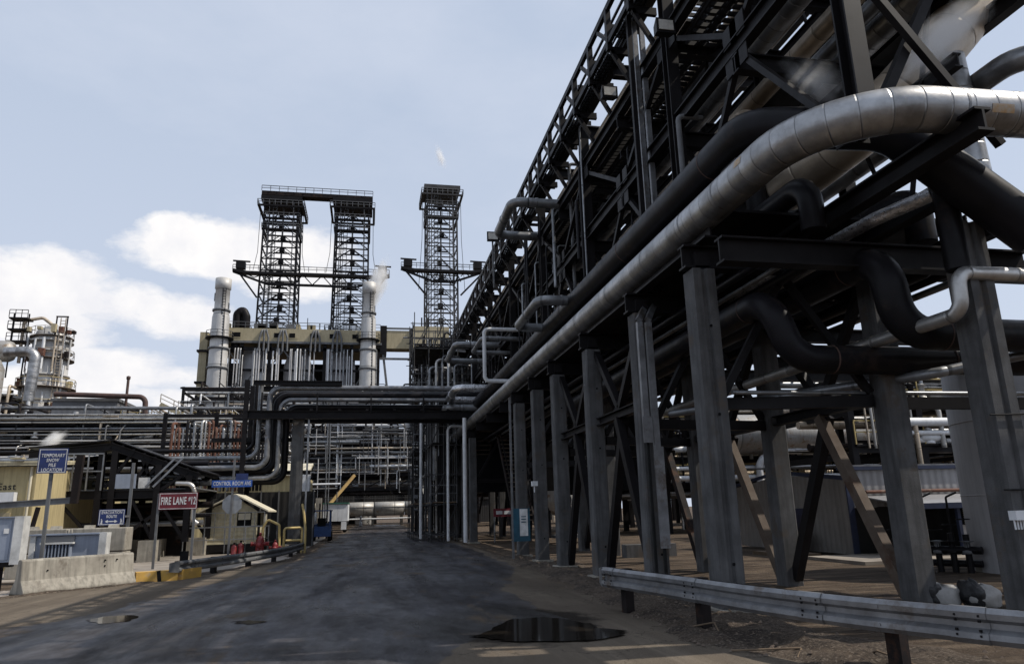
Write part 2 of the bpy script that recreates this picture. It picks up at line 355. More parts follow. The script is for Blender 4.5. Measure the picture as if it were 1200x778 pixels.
lat = node(t, 'ShaderNodeAttribute', attribute_name='lat').outputs['Fac']; sxy = t.nodes.new('ShaderNodeSeparateXYZ'); t.links.new(p, sxy.inputs[0]); cl_ = t.nodes.new('ShaderNodeCombineXYZ'); t.links.new(lat, cl_.inputs[0]); t.links.new(math_(t, 'MULTIPLY', sxy.outputs[1], 0.05), cl_.inputs[1])
sweep = ramp(t, noise(t, cl_.outputs[0], 1.6, 7, 0.72), [(0.40, 0.0), (0.60, 1.0)])
blot = ramp(t, noise(t, p, 0.9, 7, 0.72, (0.8, 0.5, 1)), [(0.40, 0.0), (0.58, 1.0)])
dry = mixc(t, patch, (0.21, 0.175, 0.135), (0.12, 0.098, 0.076)); dry = mixc(t, math_(t, 'MULTIPLY', tracks, 0.45), dry, (0.075, 0.06, 0.046))
wetc = mixc(t, patch, (0.048, 0.046, 0.052), (0.014, 0.012, 0.0115)); wetc = mixc(t, math_(t, 'MULTIPLY', tracks, 0.6), wetc, (0.072, 0.071, 0.082))
wetc = mixc(t, math_(t, 'MULTIPLY', sweep, 0.6), wetc, (0.066, 0.065, 0.074)); wetc = mixc(t, math_(t, 'MULTIPLY', math_(t, 'SUBTRACT', 1.0, blot), 0.6), wetc, (0.016, 0.0135, 0.013)); dry = mixc(t, math_(t, 'MULTIPLY', sweep, 0.5), dry, (0.085, 0.07, 0.056))
c = mixc(t, wm, dry, wetc)
sk = node(t, 'ShaderNodeAttribute', attribute_name='soak').outputs['Fac']
sk = ramp(t, math_(t, 'ADD', sk, math_(t, 'MULTIPLY', math_(t, 'SUBTRACT', noise(t, p, 1.1, 6, 0.65), 0.5), 0.9)), [(0.12, 0.0), (0.30, 1.0)])
c = mixc(t, math_(t, 'MULTIPLY', sk, 0.85), c, (0.014, 0.012, 0.0105))
streak = ramp(t, noise(t, p, 1.5, 6, 0.7, (3.2, 0.22, 1)), [(0.50, 0.0), (0.62, 1.0)]); c = mixc(t, math_(t, 'MULTIPLY', math_(t, 'MULTIPLY', streak, wm), 0.55), c, (0.012, 0.010, 0.010))
mud = ramp(t, noise(t, p, 0.75, 7, 0.7, (1.0, 0.35, 1)), [(0.56, 0.0), (0.66, 1.0)]); c = mixc(t, math_(t, 'MULTIPLY', mud, 0.75), c, (0.125, 0.095, 0.066))
vo_ = node(t, 'ShaderNodeTexVoronoi', i_Scale=0.55, feature='DISTANCE_TO_EDGE'); wv = node(t, 'ShaderNodeVectorMath', operation='ADD'); t.links.new(p, wv.inputs[0])
nv_ = node(t, 'ShaderNodeTexNoise', i_Scale=2.5, i_Detail=4); t.links.new(p, nv_.inputs['Vector']); t.links.new(nv_.outputs['Color'], wv.inputs[1]); t.links.new(wv.outputs[0], vo_.inputs['Vector'])
crk = ramp(t, vo_.outputs['Distance'], [(0.0, 1.0), (0.010, 0.0)]); c = mixc(t, math_(t, 'MULTIPLY', crk, 0.6), c, (0.012, 0.010, 0.009))
c = mixc(t, math_(t, 'MULTIPLY', ramp(t, grit, [(0.54, 0.0), (0.66, 1.0)]), 0.28), c, (0.17, 0.15, 0.13))
c = mixc(t, math_(t, 'MULTIPLY', ramp(t, noise(t, p, 90, 2, 0.6), [(0.60, 0.0), (0.66, 1.0)]), 0.5), c, (0.010, 0.009, 0.009))
t.links.new(c, b.inputs['Base Color'])
rw = math_(t, 'MULTIPLY_ADD', ramp(t, noise(t, p, 0.8, 6, 0.65, (1.4, 0.4, 1)), [(0.35, 0.0), (0.65, 1.0)]), 0.42, 0.24)
wm2 = math_(t, 'MULTIPLY', wm, math_(t, 'SUBTRACT', 1.0, math_(t, 'MULTIPLY', mud, 0.8)))
rr = math_(t, 'ADD', math_(t, 'MULTIPLY', wm2, rw), math_(t, 'MULTIPLY', math_(t, 'SUBTRACT', 1.0, wm2), 0.9))
sheen = math_(t, 'MULTIPLY', math_(t, 'MULTIPLY_ADD', sweep, 0.75, 0.10), math_(t, 'MULTIPLY_ADD', blot, 0.7, 0.3)); sheen = math_(t, 'MULTIPLY', sheen, math_(t, 'SUBTRACT', 1.25, math_(t, 'MULTIPLY', grit, 0.9)))
t.links.new(math_(t, 'MULTIPLY_ADD', math_(t, 'MULTIPLY', wm2, sheen), 0.75, 0.04), b.inputs['Specular IOR Level']); t.links.new(rr, b.inputs['Roughness'])
bp = node(t, 'ShaderNodeBump', i_Strength=0.8, i_Distance=0.018)
t.links.new(math_(t, 'ADD', grit, math_(t, 'MULTIPLY', noise(t, p, 4, 4), 0.8)), bp.inputs['Height']); t.links.new(bp.outputs[0], b.inputs['Normal'])
mb = MB().add(vs, fs); ro = mb.build('road', 'road_mat', origin=(0,0,0)); tag(ro, kind='structure')
a2_ = ro.data.attributes.new('soak', 'FLOAT', 'POINT'); a2_.data.foreach_set('value', [max(0.0, 1-math.hypot((v[0]-2.0)/1.75, (v[1]-11.4)/2.4)) for v in vs])
a3_ = ro.data.attributes.new('lat', 'FLOAT', 'POINT'); a3_.data.foreach_set('value', [v[0]-interp(WET_L, v[1])*max(0, 1-max(0, v[0]-interp(WET_L, v[1]))/9) for v in vs])
a_ = ro.data.attributes.new('wet', 'FLOAT', 'POINT'); a_.data.foreach_set('value', wet)
ro.data.polygons.foreach_set('use_smooth', [True]*len(ro.data.polygons))
# uneven dirt verges beside the road
from mathutils import noise as mn
m, t, b = nt('verge_mat'); p = wpos(t)
c = mixc(t, ramp(t, noise(t, p, 1.4, 7, 0.7), [(0.38, 0.0), (0.6, 1.0)]), (0.105, 0.08, 0.06), (0.042, 0.033, 0.027))
c = mixc(t, ramp(t, noise(t, p, 24, 5, 0.75), [(0.52, 0.0), (0.64, 1.0)]), c, (0.20, 0.165, 0.13)); c = mixc(t, ramp(t, noise(t, p, 17, 5, 0.75), [(0.55, 0.0), (0.64, 1.0)]), c, (0.022, 0.018, 0.016))
t.links.new(c, b.inputs['Base Color']); b.inputs['Roughness'].default_value = 0.95; b.inputs['Specular IOR Level'].default_value = 0.15
bp = node(t, 'ShaderNodeBump', i_Strength=1.0, i_Distance=0.04); t.links.new(noise(t, p, 28, 6, 0.75), bp.inputs['Height']); t.links.new(bp.outputs[0], b.inputs['Normal'])
def verge(edge, w, y0, y1, sgn, hmax, seed):
    vs = []; n = int((y1-y0)/.09); k = int(w/.09)
    for j in range(n+1):
        y = y0+(y1-y0)*j/n; e = interp(edge, y)+.35*mn.noise((seed, y*.7, 0))+.12*mn.noise((seed, y*2.9, 3))
        for i in range(k+1):
            u = i/k; x = e+sgn*(u*w-.15); q = (x*1.0, y*1.0, seed); prof = min(1, u*7)*min(1, (1-u)*2.5)
            h = hmax*(.35+.6*mn.fractal((q[0]*1.3, q[1]*.8, seed), .9, 2.1, 5)+.28*mn.noise((q[0]*6, q[1]*6, seed))+.18*mn.noise((q[0]*15, q[1]*15, seed)))
            vs.append((x, y, (0.008+.024*0+max(0, h)*prof) if 0 < u < 1 else -.01))
    fs = [(j*(k+1)+i, j*(k+1)+i+1, (j+1)*(k+1)+i+1, (j+1)*(k+1)+i) for j in range(n) for i in range(k)]
    o = MB().add(vs, fs, True).build('dirt_verge', 'verge_mat', origin=(0, 0, 0)); tag(o, kind='structure')
verge(ROAD_R, 2.0, 4.5, 27, 1, .13, 3.1)
verge([(14, -10.3), (18, -8.75), (20, -7.75), (22.3, -5.9), (24, -4.95), (31, -2.75), (40, -2.6)], .7, 15, 38, -1, .06, 8.4)
# puddles
m, t, b = nt('puddle_mat'); b.inputs['Base Color'].default_value = (0.016, 0.0135, 0.011, 1); b.inputs['Roughness'].default_value = 0.07; b.inputs['IOR'].default_value = 1.33
def puddle(px, seed, k=3):
    r0 = random.Random(seed); pts = [atZ(x, y, 0.03) for x, y in px]; out = []
    for i, a in enumerate(pts):
        b2 = pts[(i+1) % len(pts)]
        for j in range(k):
            q = a.lerp(b2, j/k); q.x += r0.uniform(-.06, .06); q.y += r0.uniform(-.05, .05); out.append(q)
    tag(MB().poly(out).build('puddle', 'puddle_mat'), kind='structure')
puddle([(552, 745), (575, 738), (590, 727), (612, 724), (640, 722), (668, 725), (690, 730), (700, 735), (733, 739), (728, 744), (690, 750), (640, 751), (590, 750), (570, 747)], 1)
puddle([(97, 727), (120, 722), (150, 720), (163, 723), (150, 728), (118, 730)], 2)
puddle([(272, 728), (295, 726), (310, 728), (295, 731), (276, 730)], 3)
# concrete apron on the left behind the barrier, concrete slab on the right under the building
m, t, b = nt('apron_mat'); p = wpos(t)
c = mixc(t, ramp(t, noise(t, p, 0.7, 6, 0.6), [(0.4, 0.0), (0.62, 1.0)]), (0.30, 0.265, 0.225), (0.19, 0.165, 0.14)); t.links.new(c, b.inputs['Base Color']); b.inputs['Roughness'].default_value = 0.9
tag(MB().poly([(x, y, 0.006) for x, y in [(-13, 25.5), (-6.0, 22.9), (-5.0, 24.4), (-3.1, 30.8), (-3.2, 60), (-13, 60)]]).build('pavement', 'apron_mat'), kind='structure')
tag(MB().box((13.0, 17.9, 0), (30, 20.6, 0.09)).build('pavement', 'apron_mat'), kind='structure')
m, t, b = nt('gravel_mat'); p = wpos(t)
vr = node(t, 'ShaderNodeTexVoronoi', i_Scale=16.0); t.links.new(p, vr.inputs['Vector'])
c = mixc(t, ramp(t, vr.outputs['Color'], [(0.2, 0.0), (0.9, 1.0)]), (0.42, 0.37, 0.32), (0.15, 0.12, 0.10)); t.links.new(c, b.inputs['Base Color'])
bp = node(t, 'ShaderNodeBump', i_Strength=1.0, i_Distance=0.05); t.links.new(math_(t, 'SUBTRACT', 1.0, vr.outputs['Distance']), bp.inputs['Height']); t.links.new(bp.outputs[0], b.inputs['Normal'])
tag(MB().poly([(x, y, 0.012) for x, y in [(-20, 17), (-8.6, 18.6), (-8.3, 19.9), (-8.9, 21.4), (-20, 24)]]).build('gravel', 'gravel_mat'), kind='stuff')
# ------------------------------------------------------------------ right-hand pipe rack
rk = thing('pipe_rack', 'tall black steel pipe rack on concrete columns along the right side of the road', 'pipe rack', (7.5, 11, 0))
HP = [(a_*.96, b_*.96) for a_, b_ in [(-.21,-.21),(.21,-.21),(.21,-.06),(.15,-.03),(.15,.03),(.21,.06),(.21,.21),(-.21,.21),(-.21,.06),(-.15,.03),(-.15,-.03),(-.21,-.06)]]
HQ = [(b_, a_) for a_, b_ in HP][::-1]                 # recess facing along the road
HR = [(-.2,-.17),(-.17,-.2),(.17,-.2),(.2,-.17),(.2,.17),(.17,.2),(-.17,.2),(-.2,.17)]
FRONT = [11.1, 14.0, 17.5, 21.0, 23.8, 26.9, 39.9, 43.4, 46.9, 50.4, 54.0]
BACK = [8.6, 10.65, 14.35, 18.2, 21.9, 25.6, 29.3, 36.5, 40.2, 44, 48, 52]
ZC = 5.62
for Y in FRONT: 
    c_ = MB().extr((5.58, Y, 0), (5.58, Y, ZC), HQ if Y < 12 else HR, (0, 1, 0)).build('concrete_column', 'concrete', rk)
    MB().extr((5.58, Y, 0), (5.58, Y, .09), [(-.3,-.27),(.27,-.3),(.31,.26),(-.26,.31)], (0, 1, 0)).build('footing', 'old_concrete', rk)
    for z in (.75, 3.1, 4.6): MB().tube([(5.62, Y-.19, z), (5.62, Y-.205, z)], .025, 8).build('bolt_hole', 'dark', c_)
    MB().bar((5.58, Y-.01, ZC-.9), (5.58, Y+.01, ZC-.9), .43, .05).build('strap', 'steel_gray', c_) if Y > 17 else None
    MB().cbox((5.6, Y, ZC+0.16), (0.26, 0.26, 0.32)).build('cap_plate', 'steel', c_)
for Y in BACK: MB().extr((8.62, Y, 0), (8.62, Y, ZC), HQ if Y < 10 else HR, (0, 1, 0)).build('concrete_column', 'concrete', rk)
rs = random.Random(11)
# deck: cross beams and long girders
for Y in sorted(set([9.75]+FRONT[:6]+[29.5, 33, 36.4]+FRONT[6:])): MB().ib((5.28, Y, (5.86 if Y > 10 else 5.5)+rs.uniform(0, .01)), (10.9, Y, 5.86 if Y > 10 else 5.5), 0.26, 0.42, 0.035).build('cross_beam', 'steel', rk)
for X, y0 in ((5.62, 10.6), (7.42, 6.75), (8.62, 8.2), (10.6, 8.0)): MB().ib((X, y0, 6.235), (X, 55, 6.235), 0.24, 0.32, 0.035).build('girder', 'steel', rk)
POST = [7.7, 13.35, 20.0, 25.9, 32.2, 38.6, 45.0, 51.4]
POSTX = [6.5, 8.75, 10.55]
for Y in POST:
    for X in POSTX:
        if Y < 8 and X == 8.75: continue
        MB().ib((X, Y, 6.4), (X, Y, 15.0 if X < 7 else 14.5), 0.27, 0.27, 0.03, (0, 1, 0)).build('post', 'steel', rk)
LEV = [9.85, 12.15, 13.75]
for k, z in enumerate(LEV):
    for X in POSTX[::2]:
        for a_, b_ in zip(POST[:-1], POST[1:]): MB().ib((X, a_+.14, z), (X, b_-.14, z), 0.2, 0.34, 0.03).build('girder', 'steel', rk)
    yy = POST[0]
    for a_, b_ in zip(POST[:-1], POST[1:]):
        for q in (0, 0.5): 
            Y = a_+(b_-a_)*q; MB().ib((6.62 if q == 0 else 6.4, Y+rs.uniform(-.03, .03), z-.37), (10.7, Y, z-.37), 0.2, 0.36, 0.03).build('cross_beam', 'steel', rk)
# bracing in the long faces and between posts
def Y_ok(p): return p[1] < 27 and p[0] < 7
for i, (a_, b_) in enumerate(zip(POST[:-1], POST[1:])):
    m_ = (a_+b_)/2
    for X in (6.5, 10.55):
        for (p_, q_) in (((X, a_+.15, 6.5), (X, m_, 9.7)), ((X, b_-.15, 6.5), (X, m_, 9.7)), ((X, a_+.1, 11.95), (X, m_, 10.05)), ((X, b_-.1, 11.95), (X, m_, 10.05))):
            MB().bar(p_, q_, 0.11, 0.11).build('brace', 'steel', rk)
            if Y_ok(p_):
                for f_, w_ in ((.06, .42), (.95, .5)): g_ = V(p_).lerp(V(q_), f_); MB().cbox((X-.075, g_.y, g_.z), (.02, w_, .4)).build('gusset_plate', 'steel', rk)
    MB().bar((6.6, a_+.05, 9.4), (8.7, a_+.05, 6.5), 0.11).build('brace', 'steel', rk)
    MB().bar((6.6, a_+.05, 9.6), (8.6, a_+.05, 11.6), 0.11).build('brace', 'steel', rk)
    MB().bar((10.5, a_+.05, 9.6), (8.8, a_+.05, 11.6), 0.11).build('brace', 'steel', rk)
# chevron bracing below the deck
def chev(X, a_, b_, za, m1, m2):
    mid = (a_+b_)/2
    MB().ib((X, a_+.2, za), (X, b_-.2, za), 0.2, 0.2, .025).build('strut', 'steel', rk)
    MB().bar((X-.05, mid+.05, za-.12), (X-.05, a_+.18, 0.15), 0.17, 0.2).build('brace', m1, rk)
    MB().bar((X+.05, mid-.05, za-.12), (X+.05, b_-.18, 0.15), 0.17, 0.2).build('brace', m2, rk)
    MB().bar((X, mid, za+.12), (X, a_+.2, 5.5), 0.15).build('brace', 'steel', rk); MB().bar((X, mid, za+.12), (X, b_-.2, 5.5), 0.15).build('brace', 'steel', rk)
chev(8.62, 10.65, 14.35, 3.38, 'brace_tan', 'steel'); chev(8.62, 14.35, 18.2, 3.38, 'brace_tan', 'steel'); chev(8.62, 18.2, 21.9, 3.4, 'steel_rusty', 'steel')  # tan braces: sunlight from the right is put into their colour
chev(8.62, 25.6, 29.3, 3.4, 'steel', 'steel'); chev(8.62, 36.5, 40.2, 3.4, 'steel', 'steel'); chev(8.62, 44, 48, 3.4, 'steel', 'steel')
chev(5.66, 14.0, 17.5, 3.75, 'steel', 'steel'); chev(5.66, 17.5, 21.0, 3.75, 'steel', 'steel'); chev(5.66, 43.4, 46.9, 3.75, 'steel', 'steel'); chev(5.66, 50.4, 54, 3.75, 'steel', 'steel')
# transverse struts and braces between the two rows
for yf, yb in ((11.15, 10.8), (14.05, 14.35), (17.5, 18.2), (21.0, 21.9), (26.9, 25.6), (39.9, 40.2), (43.4, 44)):
    MB().bar((5.83, yf, 3.3), (8.4, yb, 3.3), 0.16, 0.2).build('strut', 'steel', rk)
    MB().bar((5.85, yf, 3.45), (7.1, (yf+yb)/2, 5.55), 0.12).build('brace', 'steel', rk); MB().bar((8.38, yb, 3.45), (7.1, (yf+yb)/2, 5.55), 0.12).build('brace', 'steel', rk)
MB().bar((8.85, 11.0, 3.3), (13.5, 11.0, 3.3), 0.16, 0.2).build('strut', 'steel', rk)
MB().bar((10.6, 8.0, 3.05), (8.86, 8.62, 1.9), 0.14).build('brace', 'steel', rk)
for Yk in (14.0, 18.0): MB().ib((8.85, Yk, 5.25 if Yk < 15 else 5.1), (14.5, Yk, 5.25 if Yk < 15 else 5.1), 0.2, 0.3).build('cross_beam', 'steel', rk)
MB().ib((8.9, 14.6, 4.75), (14.5, 14.6, 4.75), 0.2, 0.26).build('cross_beam', 'steel', rk)
# third row of legs far right, out in the light
for Y in (7.9, 11.0): MB().ib((13.6, Y, 0), (13.6, Y, 6.1), 0.3, 0.3, .03, (0, 1, 0)).build('post', 'steel', rk)
MB().ib((10.9, 8.95, 5.87), (14, 8.95, 5.87), 0.26, 0.4).build('cross_beam', 'steel', rk); MB().ib((10.9, 11.1, 5.87), (14, 11.1, 5.87), 0.26, 0.4).build('cross_beam', 'steel', rk)
MB().ib((13.6, 7.3, 6.24), (13.6, 12, 6.24), 0.24, .3).build('girder', 'steel', rk)
# near end: struts against the sky, big diagonal members
MB().bar((8.8, 7.7, 9.6), (11.9, 7.7, 11.6), 0.14).build('brace', 'steel', rk); MB().bar((9.6, 7.7, 7.3), (12.2, 7.7, 9.6), 0.2).build('brace', 'steel', rk)
MB().bar((6.7, 7.9, 6.6), (8.4, 7.9, 9.5), 0.14).build('brace', 'steel', rk)
MB().ib((6.3, 7.7, 11.35), (12.6, 7.7, 11.35), 0.24, 0.5).build('cross_beam', 'steel', rk); MB().ib((9.5, 8.6, 11.0), (13, 8.6, 11.0), .24, .9).build('cross_beam', 'steel', rk)
# top walkway: chords, verticals, knee braces, grating bars
for X, z in ((5.95, 14.55), (6.5, 13.95)):
    MB().bar((X, 7.6, z), (X, 55, z), 0.11, 0.17).build('top_chord', 'steel', rk)
MB().bar((5.95, 7.6, 13.55), (5.95, 55, 13.55), 0.1, 0.16).build('top_chord', 'steel', rk)
Y = 7.7
while Y < 55:
    mb = MB().bar((5.95, Y, 13.3), (5.95, Y, 14.5), 0.14).bar((5.98, Y, 14.0), (6.95, Y, 14.0), 0.1, 0.16).bar((5.98, Y, 13.3), (6.6, Y, 13.3), 0.1, 0.2).bar((6.0, Y, 13.3), (6.5, Y, 12.4), .1)
    mb.bar((5.95, Y+.1, 13.7), (5.95, Y+.8, 14.4), 0.09).bar((6.2, Y+.8, 13.7), (6.2, Y+.8, 14.9), .05); mb.build('walkway_frame', 'steel', rk); Y += 1.6
mb = MB(); y = 8.0
while y < 55:
    if int(y*3) % 11 not in (3, 4): mb.bar((6.1, y, 13.66), (6.42, y, 13.66), 0.05, 0.09)
    y += 0.14 if y < 30 else 0.3
for x in (6.1, 6.2, 6.31): mb.bar((x, 8, 13.6), (x, 55, 13.6), 0.03, 0.06)
mb.bar((6.2, 7.6, 14.1), (6.2, 55, 14.1), .06).bar((6.2, 7.6, 14.45), (6.2, 55, 14.45), .06)
mb.build('grating', 'steel', rk)
for (x0, x1, z) in ((6.75, 7.6, 11.9), (8.9, 9.5, 13.6), (9.7, 10.4, 12.0), (7.7, 8.3, 13.95)):
    mb = MB(); y = 8.0
    while y < 55:
        mb.bar((x0, y, z), (x1, y, z), 0.05, 0.1); y += 0.22
    for x in (x0, (x0+x1)/2, x1): mb.bar((x, 8, z-.07), (x, 55, z-.07), 0.05, 0.08)
    mb.build('grating', 'steel', rk)
# solid dark pans added to darken the deck and close the upper floors
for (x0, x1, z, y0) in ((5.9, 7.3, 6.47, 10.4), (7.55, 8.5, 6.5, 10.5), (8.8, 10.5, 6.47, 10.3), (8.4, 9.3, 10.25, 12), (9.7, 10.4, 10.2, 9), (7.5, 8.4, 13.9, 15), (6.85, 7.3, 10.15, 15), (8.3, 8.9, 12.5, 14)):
    MB().box((x0, y0, z), (x1, 55, z+.05)).box((x0, y0, z+.06), (x0+.03, 55, z+.16)).box((x1-.03, y0, z+.06), (x1, 55, z+.16)).build('dark_pan', 'steel', rk)
# drop lines, hangers and stub beams that crowd the road face of the rack
r = random.Random(29)
for i in range(34):
    Y = r.uniform(12.5, 50); X = r.choice((6.28, 6.33, 6.7, 7.1)); z0 = r.choice((6.6, 7.4, 9.2)); z1 = r.choice((9.7, 11.2, 12.2, 13.5))
    if z1 > z0: MB().tube([(X, Y, z0), (X, Y, z1), (X+r.uniform(.3, 2), Y, z1)], r.choice((.03, .045, .06)), 8, .12, steps=3).build('drop_line', r.choice(('black_pipe', 'gray_pipe', 'black_pipe', 'steel_gray', 'steel')), rk)
for i in range(26):
    Y = r.uniform(9.5, 52); z = r.choice((7.3, 7.9, 8.5, 9.2, 10.9, 11.3)); MB().ib((6.75, Y, z), (r.uniform(7.4, 10.4), Y, z), .14, .2, .02).build('stub_beam', 'steel', rk)
for i in range(18):
    Y = r.uniform(9.5, 50); X = r.choice((7.6, 8.7, 9.8)); MB().bar((X, Y, r.choice((6.5, 10))), (X+r.uniform(-.2, .2), Y+r.choice((-2.2, 2.2)), r.choice((9.6, 12, 13.4))), r.choice((.06, .1))).build('brace', 'steel', rk)
for X, z in ((8.75, 8.2), (8.75, 11.2)): MB().ib((X, 8.2, z), (X, 54, z), .14, .24, .025).build('stringer', 'steel', rk)
# ------------------------------------------------------------------ big pipes of the rack
G1 = 'large pipes of the right-hand rack'
sp_ = pipe('insulated_pipe', 'thick shiny silver lagged pipe sweeping along the front of the rack and bending right', [(5.6, 54.2, 6.5), (5.6, 7.22, 6.56), (16, 7.22, 6.86)], 0.298, 'jacket', G1, 1.5, seg=32, steps=14)
def patch(axis, c, a0, a1, l, m_, nm, dr=.004, n=10):
    """a curved sheet lying on the silver pipe: axis 'Y' or 'X', centre c, angles in degrees round the pipe"""
    vs = []
    for i in range(n+1):
        a_ = rad(a0+(a1-a0)*i/n); cx_, cz_ = math.cos(a_)*(.298+dr), math.sin(a_)*(.298+dr)
        for k in (-l/2, l/2): vs.append((c[0]-cx_, c[1]+k, c[2]+cz_) if axis == 'Y' else (c[0]+k, c[1]-cx_, c[2]+cz_+k*.029))
    MB().add(vs, [(2*i, 2*i+1, 2*i+3, 2*i+2) for i in range(n)], True).build(nm, m_, sp_)
mat('faded_orange', (0.42, 0.26, 0.12), 0.6, col2=(0.40, 0.36, 0.30), scale=14)
patch('X', (7.95, 7.22, 6.628), -30, -8, .34, 'faded_orange', 'sticker'); patch('Y', (5.6, 9.0, 6.558), 2, 26, .2, 'faded_orange', 'sticker')
patch('X', (9.35, 7.22, 6.668), -75, 100, .42, 'foil', 'dented_patch', .006, 16)
for y in (9.9, 11.2, 13.1, 15.4, 18.0, 21, 24.5, 28.4, 33): patch('Y', (5.6, y, 6.5+.06*(54.2-y)/47), -90, 270, .035, 'galvanised', 'strap', .005, 28)
for x in (7.45, 8.35, 9.9): patch('X', (x, 7.22, 6.56+.0288*(x-5.6)), -90, 270, .035, 'galvanised', 'strap', .005, 28)
MB().box((5.5, 9.35, 6.84), (5.62, 9.85, 6.9)).build('bracket', 'steel', sp_)
pipe('insulated_pipe', 'thick dull black pipe just above the silver one on the rack front', [(6.02, 55, 7.68), (6.02, 9.75, 7.68), (7.45, 8.35, 7.0), (9.2, 7.95, 5.25)], 0.33, 'black_pipe', G1, 0.9, seg=24, steps=10)
pipe('process_pipe', 'left of two black S-bend pipes dropping below the deck and turning right', [(6.45, 24, 4.9), (6.45, 10.45, 4.95), (6.75, 10.35, 3.92), (14, 10.3, 3.92)], 0.235, 'black_pipe', G1, 0.5, seg=24, steps=10)
pipe('process_pipe', 'right and higher of two black S-bend pipes dropping below the deck and turning right', [(7.86, 24, 5.35), (7.86, 9.4, 5.42), (8.0, 9.4, 4.15), (14, 9.35, 4.12)], 0.26, 'black_pipe', G1, 0.55, seg=24, steps=10)
pipe('insulated_pipe', 'slim foil-wrapped grey pipe with an elbow at the right edge below the deck', [(14, 8.4, 4.82), (8.22, 8.4, 4.8), (8.18, 8.4, 4.2), (7.9, 20, 4.16)], 0.105, 'jacket_small', G1, 0.2)
pipe('insulated_pipe', 'grey pipe sloping up to the right beneath the black S-bend pipes', [(6.9, 15.8, 3.75), (8.9, 9.9, 3.62), (14, 9.0, 4.55)], 0.085, 'gray_pipe', G1, 0.3)
pipe('insulated_pipe', 'thin pale conduit pipe hung on the horizontal strut under the rack', [(5.85, 10.85, 3.45), (13.5, 10.8, 3.45)], 0.035, 'gray_pipe', G1)
pipe('insulated_pipe', 'ring-banded lagged pipe curving down at the right edge under the silver pipe', [(9.65, 9.2, 9.0), (9.7, 9.15, 6.05), (11.6, 9.0, 5.35), (14, 9, 5.3)], 0.22, 'jacket', G1, 0.7, seg=20)
pipe('insulated_pipe', 'fat lagged duct rising steeply behind the steam at the top right corner', [(8.4, 12.5, 8.0), (8.75, 9.7, 8.3), (10.4, 9.5, 10.1), (11.0, 9.5, 13.2)], 0.48, 'jacket_tan', G1, 1.0, seg=24, steps=8)
pipe('process_pipe', 'black vertical pipe with torn foil behind the silver pipe bend', [(8.4, 8.55, 7.0), (8.4, 8.55, 4.9)], 0.17, 'black_pipe', G1)
pipe('insulated_pipe', 'foil-wrapped crumpled pipe just under the deck behind the silver bend', [(8.4, 8.8, 6.2), (7.9, 9.5, 6.05), (7.7, 14, 6.05)], 0.11, 'foil', G1)
G2 = 'long pipes running inside the right-hand rack'
inner = [(7.02, 13.05, 0.24, 'jacket_tan', 8.6, 'fat tan lagged pipe, topmost and nearest the road inside the rack'),
 (7.95, 12.45, 0.12, 'jacket_tan', 8.2, 'slim bright tan pipe in the middle of the rack, second tan one from the road'),
 (7.25, 10.38, 0.27, 'jacket', 9.0, 'fat silver lagged pipe on the middle floor of the rack'),
 (8.25, 10.34, 0.2, 'jacket_tan', 9.0, 'medium tan pipe beside the fat silver one on the middle floor'),
 (8.95, 10.5, 0.16, 'gray_pipe', 8.6, 'grey pipe beside the dark pan on the middle floor of the rack'),
 (9.45, 10.42, 0.26, 'jacket', 8.6, 'fat silver pipe at the far side of the middle floor'),
 (9.2, 12.5, 0.24, 'jacket_tan', 9, 'fat tan pipe on the upper floor, far side of the rack'),
 (9.95, 12.4, 0.16, 'gray_pipe', 9, 'grey pipe at the far edge of the upper floor'),
 (7.55, 12.3, 0.09, 'black_pipe', 8.2, 'thin black pipe on the upper floor of the rack'),
 (8.55, 14.2, 0.22, 'black_pipe', 9, 'black pipe lying on the top of the rack'),
 (9.6, 14.15, 0.2, 'black_pipe', 9, 'black pipe lying on the top of the rack, farther from the road'),
 (6.95, 6.75, 0.2, 'black_pipe', 9.4, 'black pipe resting on the deck behind the thick black one'),
 (9.2, 6.78, 0.24, 'black_pipe', 9.6, 'black pipe resting on the deck at the far side'),
 (6.75, 8.1, 0.09, 'jacket_tan', 14, 'thin tan pipe just inside the posts at half height'),
 (6.72, 8.7, 0.07, 'gray_pipe', 12, 'thin grey pipe just inside the posts above the thin tan one'),
 (7.4, 8.3, 0.2, 'black_pipe', 12, 'black pipe hung below the middle floor of the rack'),
 (10.2, 8.6, 0.2, 'gray_pipe', 9, 'grey pipe low on the far side of the rack'),
 (8.3, 8.9, 0.14, 'black_pipe', 10, 'smaller black pipe hung below the middle floor, far side')]
for x, z, r, m_, y0, lab in inner:
    st = {'black pipe resting on the deck behind the thick black one': [(x, 9.7, 5.9), (x, 9.7, z)], 'grey pipe low on the far side of the rack': [(16, 8.4, z), (x, 8.4, z)], 'black pipe resting on the deck at the far side': [(x, 10.0, 5.9), (x, 10.0, z)], 'black pipe hung below the middle floor of the rack': [(x, 12, 6.5), (x, 12, z)]}.get(lab, [(x, y0, z)])
    pipe('rack_pipe', lab, st+[(x, 55, z)], r, m_, G2, seg=16)
for x, z, r, m_ in ((6.3, 5.55, .07, 'black_pipe'), (7.0, 5.45, .1, 'black_pipe'), (7.3, 5.5, .06, 'gray_pipe'), (8.2, 5.5, .06, 'black_pipe'), (9.3, 5.45, .12, 'black_pipe'), (9.9, 5.5, .08, 'black_pipe'), (10.3, 5.45, .07, 'gray_pipe'), (9.6, 5.52, .05, 'black_pipe'), (6.7, 5.52, .05, 'gray_pipe')):
    pipe('rack_pipe', 'dark small-bore pipe slung under the deck of the rack', [(x, 10.1, 5.72), (x, 10.1, z), (x, 54, z)], r, m_, 'small pipes slung under the rack deck', seg=10)
